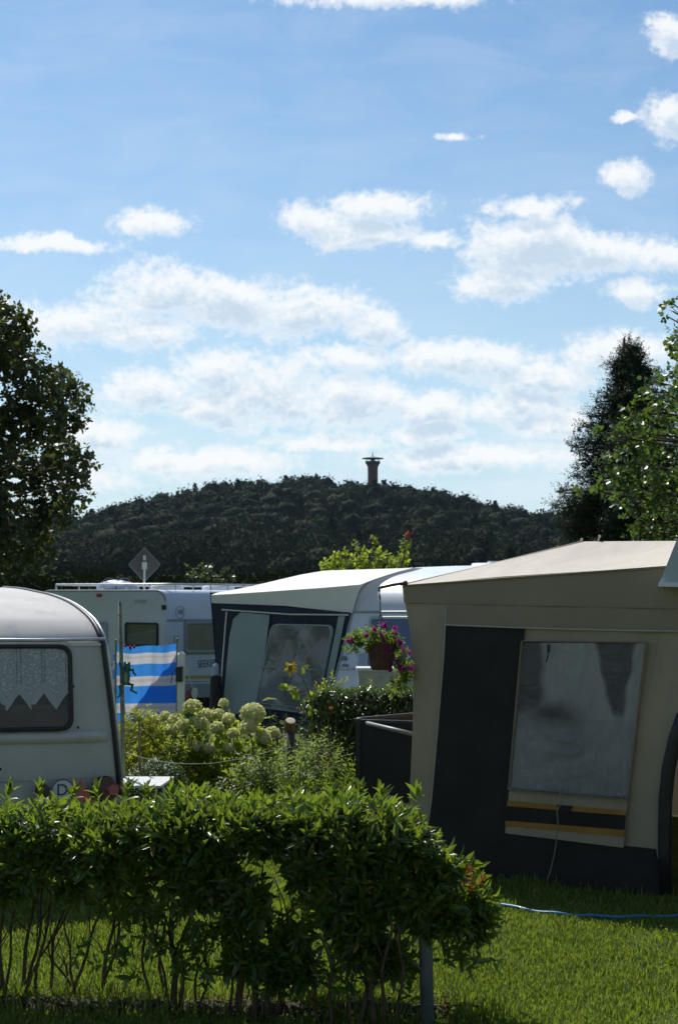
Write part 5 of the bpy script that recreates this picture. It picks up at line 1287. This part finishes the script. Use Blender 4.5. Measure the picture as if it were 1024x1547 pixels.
hedge_stems(tC, [(228, 1505, 221, 1350, .009), (246, 1508, 250, 1370, .010), (268, 1525, 262, 1360, .020), (275, 1528, 290, 1370, .012), (262, 1525, 240, 1380, .009), (290, 1520, 330, 1400, .008), (362, 1530, 352, 1380, .017), (368, 1534, 372, 1380, .013), (388, 1538, 392, 1380, .020), (405, 1540, 408, 1380, .018), (395, 1538, 425, 1380, .013), (420, 1538, 440, 1370, .012), (480, 1548, 462, 1400, .013), (498, 1550, 486, 1410, .012), (522, 1552, 518, 1400, .010), (545, 1556, 540, 1390, .014), (560, 1556, 566, 1390, .016), (578, 1558, 590, 1390, .012), (600, 1556, 604, 1400, .010), (350, 1530, 330, 1390, .009), (300, 1524, 310, 1400, .009)], pC)
low_twigs(tB, [(190, 1445, 8.0, 5, .05), (118, 1434, 8.0, 3, .03)])
low_twigs(tC, [(205, 1380, 8.0, 14, .06), (215, 1395, 7.95, 10, .05), (185, 1447, 8.0, 5, .05), (250, 1400, 7.9, 14, .07), (300, 1430, 7.9, 20, .09), (350, 1455, 7.85, 16, .09), (330, 1400, 7.9, 20, .1), (600, 1460, 7.9, 14, .08), (600, 1430, 7.9, 12, .07), (560, 1450, 7.8, 16, .09), (690, 1400, 7.85, 20, .08), (700, 1430, 7.9, 12, .06), (520, 1480, 7.8, 8, .07), (455, 1480, 7.8, 14, .08),  (425, 1430, 7.85, 14, .08)])
V, T = shoots(np.array(P(702, 1332, 7.85)) + rng.normal(0, .035, (16, 3)), rand_dir(16) + np.array([.5, -.4, .3]), .05, 8, .035, .014, 'lance', (30, 70)); mesh_np('red_leaves', V, T, 'leaf_red', tC)
# tall shoots
for tt, xs_ in ((tA, [10, 60, 105]), (tB, [150, 190]), (tC, [222, 265, 440, 500, 545, 580, 630])):
    for x_ in xs_: V, T = shoots(np.array([P(x_, 1212, 8.0 - .12 * math.sin(x_))]), np.array([[0, 0, 1.0]]) + rng.normal(0, .2, (1, 3)), .07, 11, .10, .03, 'lance', (15, 50), 0); mesh_np('tall_shoot', V, T, 'leaf_hedge', tt)

# --- bed soil
m = MB(); q0 = [(-3.2, 12.6), (.35, 12.5), (.6, 17.5), (-3.6, 17.5)]
b_ = len(m.v); 
for j in range(15):
    for i in range(21): u, v = i / 20, j / 14; x = lerp(lerp(q0[0][0], q0[1][0], u), lerp(q0[3][0], q0[2][0], u), v); y = lerp(12.6, 17.5, v); m.v.append((x, y, .02 + .03 * math.sin(math.pi * u) * math.sin(math.pi * v) + .01 * mnoise.noise(Vector((x * 4, y * 4, 0)))))
for j in range(14):
    for i in range(20): m.f.append((j * 21 + i, j * 21 + i + 1, (j + 1) * 21 + i + 1, (j + 1) * 21 + i))
tag(m.build('flower_bed_soil', 'earth', smooth=True), kind='structure')

# --- bed shrubs
def at(px_, D): return P(px_, 900, D).x
bush('yellow_shrub', 'golden yellow-green leafy shrub between the left caravan and the hydrangeas', 'shrub', (at(215, 14.8), 14.8, .62), (.30, .42, .45), 480, 8, .055, .026, 'leaf_yellow', 'round', 21, .25, .5, .10, .7, 14, smat='stem_green')
bush('yellow_shrub', 'lime green shrub with lacy pale flower tufts, behind the dome of box', 'shrub', (at(280, 14.6), 14.6, .42), (.34, .4, .42), 420, 8, .055, .028, 'leaf_fresh', 'round', 22, .25, .5, .10, .7, 14, smat='stem_green')
bush('box_shrub', 'small dark rounded box shrub low beside the left caravan', 'shrub', (at(238, 13.3), 13.3, .38), (.29, .3, .34), 2200, 7, .024, .012, 'leaf_box', 'round', 23, .06, .3, .04, .5, 10)
bush('bed_shrub', 'mid green bushy shrub in front of the sawn-log post', 'shrub', (at(398, 13.7), 13.7, .34), (.32, .35, .36), 420, 8, .06, .028, 'leaf_bed', 'round', 24, .25, .45, .10, .6, 12, smat='stem_green')
bush('bed_shrub', 'leafy green shrub with narrow leaves left of the black screen', 'shrub', (at(480, 13.2), 13.2, .38), (.30, .35, .40), 520, 9, .055, .018, 'leaf_bed', 'lance', 25, .28, .5, .12, .9, 14, smat='stem_green')
bush('bed_shrub', 'low dark green plant at the foot of the hydrangeas', 'shrub', (at(345, 13.4), 13.4, .20), (.45, .3, .28), 420, 7, .05, .025, 'leaf_dark', 'round', 26, .2, .45, .08, .5, 8)
bush('bed_shrub', 'shaded green shrub under the low clipped hedge', 'shrub', (at(440, 14.6), 14.6, .45), (.4, .3, .5), 420, 8, .05, .02, 'leaf_dark', 'lance', 28, .2, .45, .1, .6, 10)
# violet ground flowers, orange bloom
p = np.stack([rng.uniform(at(235, 12.8), at(300, 12.8), 60), rng.uniform(12.7, 13.0, 60), rng.uniform(.38, .50, 60)], 1)
t_ = thing('violet_flowers', (at(265, 12.85), 12.85, 0), 'small patch of violet flowers just above the front hedge', 'flowers')
V, T = shoots(p, np.tile([0, -.3, 1.0], (60, 1)) + rng.normal(0, .3, (60, 3)), .02, 6, .018, .014, 'round', (40, 80)); mesh_np('blossom', V, T, 'petal_violet', t_)
mb = MB(); stems(mb, (at(265, 12.85), 12.85, 0), [tuple(q) for q in p[:30]], .003, .0015, .14, 4); mb.build('stem', 'stem_green', t_)
V, T = shoots(p - np.array([0, 0, .08]), rand_dir(60) + np.array([0, 0, .4]), .05, 6, .03, .012, 'lance', (30, 80)); mesh_np('foliage', V, T, 'leaf_dark', t_)

# --- hydrangeas : each plant has its stems, leaves and flower heads
def hydrangea(label, bx, D, heads, seed):
    t = thing('hydrangea', (at(bx, D), D, 0), label, 'hydrangea', 'hydrangeas in the flower bed')
    mb = MB(); lp, ld = [], []
    for (x, y, r, dd) in heads:
        c = P(x, y, D + dd - .45); rr = .78 * r / F * D
        k = int(190 * (r / 12) ** 1.6); d = rand_dir(k); d = d[d[:, 2] > -.75]
        p = np.array(c) + d * np.array([rr, rr, rr * .85]) * rng.uniform(.86, 1.1, (len(d), 1)) * lump(d, int(x), .12)[:, None]
        V, T = shoots(p, d + rng.normal(0, .2, d.shape), .004, 4, .022, .024, 'round', (60, 85), 0)
        hd = mesh_np('flower_head', V, T, 'petal_cream', t)
        m2 = MB(); m2.ball(c, (rr * .86, rr * .86, rr * .70), 12, 9); m2.build('core', 'petal_cream', hd, smooth=True)
        b = Vector((at(bx, D) + random.uniform(-.12, .12), D + random.uniform(-.1, .1), 0)); pts = [lerp(b, c, i / 5) + Vector((.03 * math.sin(i * .7 + x), 0, 0)) * (1 if i < 5 else 0) for i in range(6)]
        mb.tube(pts, [.006] * 5 + [.004], 6)
        for i in range(2, 6):
            q = lerp(b, c, i / 5.6)
            for s in range(7 if i < 5 else 4): lp.append(np.array(q) - np.array([0, 0, .05]) + rng.normal(0, .07, 3)); ld.append(rand_dir(1)[0] + np.array([0, -.2, .45]))
    V, T = shoots(np.array(lp), np.array(ld), .07, 5, .088, .058, 'round', (45, 85), .1); mesh_np('foliage', V, T, 'leaf_fresh', t)
    mb.build('stem', 'stem_green', t, smooth=True)
HX = 0
hydrangea('hydrangea at the left with the tallest cream flower heads beside the windbreak', 300, 15.2, [(291, 1068, 15, 0), (265, 1088, 13, .1), (277, 1097, 14, 0), (300, 1092, 14, -.1), (312, 1081, 13, .1), (250, 1082, 9, .2), (317, 1131, 11, -.3), (260, 1103, 11, -.1), (234, 1088, 9, .2), (298, 1128, 9, -.3)], 1)
hydrangea('middle hydrangea with a row of small cream flower heads', 345, 15.0, [(330, 1080, 12, .2), (345, 1086, 10, .1), (328, 1100, 12, -.2), (345, 1130, 8, -.3), (365, 1168, 9, -.4), (352, 1108, 10, -.2), (338, 1062, 8, .3)], 2)
hydrangea('right hydrangea carrying one very large cream flower head', 385, 14.8, [(382, 1079, 23, 0), (375, 1098, 15, -.1), (398, 1112, 11, 0), (412, 1107, 11, .1), (402, 1118, 8, -.1), (390, 1104, 8, .2)], 3)
V, T = shoots(np.array([P(364, 1186, 14.2), P(450, 1070, 15.2), P(500, 1070, 15.3)]), np.array([[0, -1, .3]] * 3), .006, 7, .026, .02, 'round', (50, 80), 0)
t_ = thing('orange_flower', P(364, 1186, 14.2), 'tiny orange-red blossoms dotted low among the bed plants', 'flower'); mesh_np('blossom', V, T, 'petal_orange', t_)

# --- sunflower
def build_sunflower():
    D = 15.0; c = P(441, 1010, D); base = Vector((at(452, D), D, 0)); t = thing('sunflower', base, 'single yellow sunflower leaning in front of the navy awning window', 'sunflower')
    top = P(462, 1035, D); m = MB(); m.tube([base, P(470, 1110, D), P(472, 1060, D), top, P(455, 1022, D), c + Vector((.01, .03, 0))], [.010, .009, .008, .007, .006, .005], 7)
    m.tube([P(470, 1080, D), P(448, 1055, D), P(436, 1035, D)], [.006, .004, .003], 6); m.build('stem', 'stem_green', t, smooth=True)
    ax = np.array([[-.55, -.75, .25]]); V, T = shoots(np.array([c]), ax, .012, 22, .10, .036, 'lance', (62, 85), 0); mesh_np('petals', V, T, 'petal_yellow', t)
    m = MB(); m.lathe(c, [(.035, -.01), (.040, .01), (.030, .026), (.01, .03)], 18, Vector((-.55, -.75, .25)).normalized()); m.build('disc', 'bark_brown', t)
    P_ = [(458, 1008, .10), (436, 1040, .08), (465, 1050, .08), (449, 1050, .07), (470, 1075, .10), (378, 1052, 0)]
    for (x, y, _), dd in zip(P_[:5], [[.9, -.3, .5], [-.4, -.5, .6], [.6, -.4, .3], [-.5, -.6, .1], [.5, -.5, .6]]):
        V, T = shoots(np.array([P(x, y, D)]), np.array([dd]), .03, 4, .11, .075, 'round', (40, 85), .25); mesh_np('leaf', V, T, 'leaf_fresh', t)
    D = 15.4; t2 = thing('young_plant', (at(410, D), D, 0), 'young leafy stem with flat pale leaves right of the largest hydrangea head', 'plant')
    m = MB(); m.tube([(at(410, D), D, 0), P(408, 1100, D), P(409, 1055, D)], .004, 6); m.tube([P(409, 1095, D), P(420, 1092, D), P(428, 1105, D)], .003, 5); m.build('stem', 'stem_green', t2)
    for q_ in (P(409, 1057, D), P(410, 1085, D)): V, T = shoots(np.array([q_]), np.array([[0, 0, 1.0]]), .02, 7, .095, .04, 'round', (75, 90), .08); mesh_np('leaf', V, T, 'leaf_fresh', t2)
build_sunflower()

# --- low clipped hedge at mid distance
def mid_hedge():
    D0 = 16.5; x0, x1 = at(462, D0), at(655, D0); zt = P(540, 1042, D0).z
    t = thing('clipped_hedge', ((x0 + x1) / 2, D0, 0), 'low square-cut glossy hedge below the hanging basket', 'hedge')
    n = 2300; x = rng.uniform(x0, x1, n); u = rng.uniform(-1, 1, n); v = rng.uniform(.05, 1, n); s = rng.uniform(0, 1, n)
    v[s < .5] = 1 - rng.uniform(0, .05, (s < .5).sum()); a = s > .5; u[a] = -1 + rng.uniform(0, .2, a.sum())
    l = np.clip((x - x0) / .15, 0, 1); nz = np.array([mnoise.noise(Vector((q * 5, w_ * 4, 1))) for q, w_ in zip(x, v)])
    p = np.stack([x, D0 + u * .35 * (.7 + .3 * l), (zt + .03 * nz) * v * (.9 + .1 * l) - .04], 1)
    d = np.stack([rng.normal(0, .4, n) - (1 - l) * .8, u * .8, .2 + v ** 3 + rng.normal(0, .2, n)], 1)
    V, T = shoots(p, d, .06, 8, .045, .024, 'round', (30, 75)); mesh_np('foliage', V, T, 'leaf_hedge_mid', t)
    m = MB()
    for k in range(14): xx = lerp(x0 + .05, x1 - .05, k / 13); m.tube([(xx, D0 + .05 * math.sin(k), 0), (xx + .03, D0, zt * .5), (xx - .02, D0, zt * .93)], [.014, .010, .005], 6)
    m.build('stem', 'stem_brown', t)
    # dense twiggy heart keeps the hedge opaque
    k = 2600; p = np.stack([rng.uniform(x0 + .06, x1 - .02, k), D0 + rng.uniform(-.22, .25, k), rng.uniform(.05, zt - .08, k)], 1)
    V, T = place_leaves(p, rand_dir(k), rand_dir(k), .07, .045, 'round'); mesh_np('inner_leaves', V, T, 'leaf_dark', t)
    # yellow shoots, dried seed stalks
    t2 = thing('yellow_shrub', (at(495, 16), 16.0, 0), 'yellow-tipped leafy shoots standing over the left end of the low hedge', 'shrub')
    ps = np.array([P(x, y, 16.0) for x, y in ((500, 1030), (492, 1042), (508, 1040), (484, 1048), (472, 1044), (515, 1036), (478, 1055), (500, 1044), (560, 1040))]); V, T = shoots(ps, np.tile([0, -.2, 1.0], (len(ps), 1)) + rng.normal(0, .3, (len(ps), 3)), .12, 9, .05, .028, 'round', (30, 70)); mesh_np('foliage', V, T, 'leaf_yellow', t2)
    m = MB(); stems(m, (at(495, 16), 16.0, 0), [tuple(q) for q in ps], .005, .002, .1, 5); m.build('stem', 'stem_green', t2)
    t3 = thing('dried_stalks', (at(490, 13.9), 13.9, 0), 'bundle of dry brown seed stalks rising behind the narrow-leaved shrub', 'dried plant')
    m = MB()
    for k in range(26):
        tx, ty = random.uniform(470, 510), random.uniform(1088, 1125); e = P(tx, ty, 13.9 + random.uniform(-.1, .1)); b = Vector((at(492, 13.9) + random.uniform(-.05, .05), 13.9, .1))
        m.tube([b, lerp(b, e, .6) + Vector((random.uniform(-.02, .02), 0, 0)), e], [.004, .003, .0015], 5)
    m.build('stalk', 'dry_stem', t3)
mid_hedge()

# --- trees
def tree(name, label, foot, H, r0, clumps, leafL, leafW, m, kind, nl=7, per=60, group=None, slen=.16, trunk='bark', up=.2, branch=.35):
    t = thing(name, foot, label, 'tree', group); foot = Vector(foot)
    mb = MB(); top = foot + Vector((0, 0, H)); sway = [foot + Vector((.12 * math.sin(i * 1.7) * i / 4, .1 * math.cos(i * 1.3) * i / 4, H * i / 7)) for i in range(8)]
    mb.tube(sway, [r0 * (1 - .85 * i / 7) for i in range(8)], 10); mb.build('trunk', trunk, t, smooth=True)
    ps, ds = [], []; mb = MB()
    for (c, r) in clumps:
        c = Vector(c); n = int(per * (r / .6) ** 2); d = rand_dir(n)
        rr = rng.uniform(.2, 1.0, n) ** .55 * lump(d, int(abs(c.x * 91 + c.z * 37)) + 3, .28)
        ps.append(np.array(c) + d * (rr * r)[:, None]); ds.append(d + np.array([0, 0, up]) + rng.normal(0, .3, (n, 3)))
        zz = max(.12 * H, min(H * .95, c.z - foot.z - branch * (c - foot).xy.length)); i = zz / H * 7; k = min(int(i), 6); s = lerp(sway[k], sway[k + 1], i - k)
        mid = lerp(s, c, .5) + Vector((0, 0, .08 * (c - s).length)); L_ = (c - s).length
        mb.tube([s, mid, lerp(mid, c, .6), c], [max(.010, r0 * .14), max(.008, r0 * .09), .010, .005], 6)
        for q in range(3): e = c + Vector(rand_dir(1)[0]) * r * .8; mb.tube([lerp(mid, c, .7), e], [.010, .003], 4)
    mb.build('limb', trunk, t, smooth=True)
    p, d = np.concatenate(ps), np.concatenate(ds); V, T = shoots(p, d, slen * rng.uniform(.6, 1.4, len(p)), nl, leafL, leafW, kind, (35, 80), .1)
    mesh_np('crown', V, T, m, t); return t
# left oak
D = 27.0
out = [(6, 485, 36), (28, 508, 32), (10, 540, 50), (45, 560, 34), (75, 580, 34), (100, 585, 26), (115, 600, 20), (128, 622, 10), (60, 620, 50), (95, 640, 32), (20, 640, 60), (100, 690, 26), (118, 700, 20), (136, 690, 11), (70, 690, 45), (110, 730, 24), (80, 750, 38), (30, 720, 50), (95, 775, 22), (60, 790, 34), (20, 790, 45), (70, 825, 20), (45, 835, 26), (10, 850, 30), (68, 850, 12), (90, 668, 22), (128, 606, 8), (4, 452, 9), (34, 486, 14), (125, 745, 10), (118, 770, 9)]
cl = [(P(x, y, D + random.uniform(-1.0, 1.2)), r / F * D * .86) for x, y, r in out]
for k in range(34): xx = random.uniform(-330, 0); cl.append((P(xx, random.uniform(505 if xx > -90 else 450, 850), D + random.uniform(-1.8, 2.2)), random.uniform(.35, .6)))
tree('oak_tree', 'large dark broad-leaved tree at the left edge, reaching into the sky', (P(-140, 900, D + .3).x, D + .3, 0), 6.2, .28, cl, .125, .085, 'leaf_oak', 'round', 6, 190, slen=.15)
# conifer at right
D = 38.0; cl = []; axis = 952
for y in range(508, 840, 8): cl.append((P(axis + random.uniform(-2, 2), y, D), .05 + .20 * ((y - 508) / 320)))
for y in range(520, 850, 8):
    h = (y - 512) / 300; half = min(5 + (y - 512) * .95, 9 + 112 * min(1.0, h) ** .62)
    for sgn in (-1, 1, 0, 0):
        tip = half * random.choice((1.0, .9, .75, .6)) * random.uniform(.9, 1.06); nb = max(2, int(tip / 6)); up_ = random.uniform(.10, .40)
        for k in range(1, nb + 1):
            u = k / nb; q = tip * u; x = axis + (sgn if sgn else random.uniform(-.6, .6)) * q
            cl.append((P(x, y + 9 * math.sin(u * 2.4) - up_ * q * u * .6 + random.uniform(-2, 2), D + (random.uniform(-.4, .4) * q / F * D if sgn else random.choice((-1, 1)) * q / F * D)), (.058 + .12 * (1 - u) + .035 * h)))
tree('spruce_tree', 'tall dark pointed conifer behind the light green tree at the right', (P(axis, 900, D).x, D, 0), 8.6, .2, cl, .085, .03, 'leaf_conifer', 'lance', 9, 360, slen=.22, up=.55, branch=.1)
# bright tree at right
D = 20.0
out = [(1010, 480, 8), (1016, 470, 6), (1012, 505, 8), (1010, 528, 7), (1020, 545, 9), (1000, 568, 9), (1018, 575, 12), (985, 575, 8), (970, 590, 11), (1010, 600, 20), (985, 620, 22), (960, 620, 12), (1015, 640, 28), (985, 660, 28), (955, 655, 18), (935, 660, 14), (920, 650, 9), (905, 655, 6), (1000, 700, 34), (960, 700, 28), (930, 700, 18), (912, 705, 10), (1015, 740, 34), (975, 745, 28), (940, 735, 20), (915, 735, 12), (898, 742, 8), (1000, 785, 34), (965, 785, 22), (990, 830, 34), (1030, 520, 16), (1040, 580, 28), (945, 765, 12), (925, 755, 9), (1010, 455, 6), (880, 738, 5), (958, 800, 14)]
cl = [(P(x, y, D + random.uniform(-.7, .7)), max(.06, r / F * D * .95)) for x, y, r in out]
for k in range(26): cl.append((P(random.uniform(1035, 1330), random.uniform(430, 820), D + random.uniform(-1.3, 1.3)), random.uniform(.3, .5)))
tree('lime_tree', 'bright green broad-leaved tree hanging over the beige awning at the right edge', (P(1130, 900, D).x, D, 0), 5.4, .15, cl, .085, .072, 'leaf_lime', 'round', 5, 270, slen=.13, branch=.3)
# young trees behind the roofs
def shrub_top(name, label, D, out, m, L, W, foot_px, per=90, H=2.2, kind='round'):
    cl = [(P(x, y, D + random.uniform(-.3, .3)), r / F * D) for x, y, r in out]
    return tree(name, label, (at(foot_px, D), D, 0), H, .05, cl, L, W, m, kind, 6, per, slen=.12, up=.8)
shrub_top('young_tree', 'sunlit yellow-green young tree with upright shoots above the white awning roof', 34, [(490, 860, 8), (505, 856, 10), (515, 845, 8), (518, 838, 6), (540, 842, 7), (543, 830, 5), (544, 824, 4), (536, 855, 11), (560, 858, 11), (566, 838, 6), (568, 824, 5), (569, 814, 4), (585, 852, 11), (600, 856, 11), (575, 848, 9), (610, 846, 6), (552, 850, 8), (522, 858, 10)], 'leaf_fresh', .10, .07, 555, 240, 2.4)
t_ = shrub_top('young_tree', 'thin upright tree with a reddish tip beside the yellow-green one', 33.5, [(608, 848, 5), (611, 838, 5), (612, 828, 5), (614, 820, 4), (606, 856, 6)], 'leaf_bed', .08, .05, 610, 500, 2.4)
V, T = shoots(np.array([P(x, y, 33.5) for x, y in ((616, 812), (617, 806), (613, 815), (618, 809), (614, 808))] * 3) + rng.normal(0, .03, (15, 3)), rand_dir(15) + np.array([0, 0, .8]), .07, 6, .06, .035, 'round', (35, 75)); mesh_np('red_tip', V, T, 'leaf_red', t_)
shrub_top('young_tree', 'small sparse tree top showing behind the roof rail of the far caravan', 38, [(300, 868, 12), (315, 872, 13), (330, 874, 10), (345, 876, 8), (290, 858, 6), (322, 856, 5), (338, 862, 5), (305, 856, 6), (352, 880, 6)], 'leaf_lime', .10, .06, 318, 70, 1.8)

# undergrowth and far meadow hedges close the view between the caravans
def far_hedge():
    p = np.stack([rng.uniform(-22, 22, 30000), rng.uniform(56, 60, 30000), rng.uniform(0, 1, 30000) ** .8], 1)
    top = 3.0 + .5 * np.array([mnoise.noise(Vector((x * .35, 0, 3))) for x in p[:, 0]]); p[:, 2] *= top
    V, T = place_leaves(p, rand_dir(len(p)), rand_dir(len(p)) + np.array([0, -.5, .5]), .22, .16, 'round')
    tag(mesh_np('undergrowth', V, T, 'forest'), 'dark undergrowth line beyond the caravans', 'undergrowth', kind='stuff')
far_hedge()

# soil and leaf litter at the hedge foot, earth darkened to carry the shade there
m = MB()
for j in range(7):
    for i in range(61):
        x = lerp(-3.2, .55, i / 60); w_ = .13 + .07 * mnoise.noise(Vector((x * 3, 0, 2))); y = 8.04 - .06 * x + lerp(-w_, w_, j / 6)
        m.v.append((x, y, .004 + .028 * math.sin(math.pi * j / 6) + .01 * mnoise.noise(Vector((x * 6, y * 6, 0)))))
for j in range(6):
    for i in range(60): m.f.append((j * 61 + i, j * 61 + i + 1, (j + 1) * 61 + i + 1, (j + 1) * 61 + i))
tag(m.build('hedge_soil', 'earth', smooth=True), kind='structure')
k = 700; x = rng.uniform(-3.0, .7, k); y = 8.04 - .06 * x + rng.normal(0, .12, k)
V, T = place_leaves(np.stack([x, y, rng.uniform(.035, .05, k)], 1), rand_dir(k) * np.array([1, 1, .15]), np.tile([0, 0, 1.0], (k, 1)) + rng.normal(0, .3, (k, 3)), rng.uniform(.03, .06, k), rng.uniform(.012, .02, k), 'lance')
tag(mesh_np('leaf_litter', V, T, 'litter'), 'brown fallen leaves on the soil under the front hedge', 'leaf litter', kind='stuff')

# air between the pitch and the far hill
m = MB(); m.box((0, 1170, 44.25), (3200, 2900, 91.5))
hz_ = m.build('haze', 'haze_air'); tag(hz_, 'thin bluish air haze before the far hill', 'haze', kind='stuff')
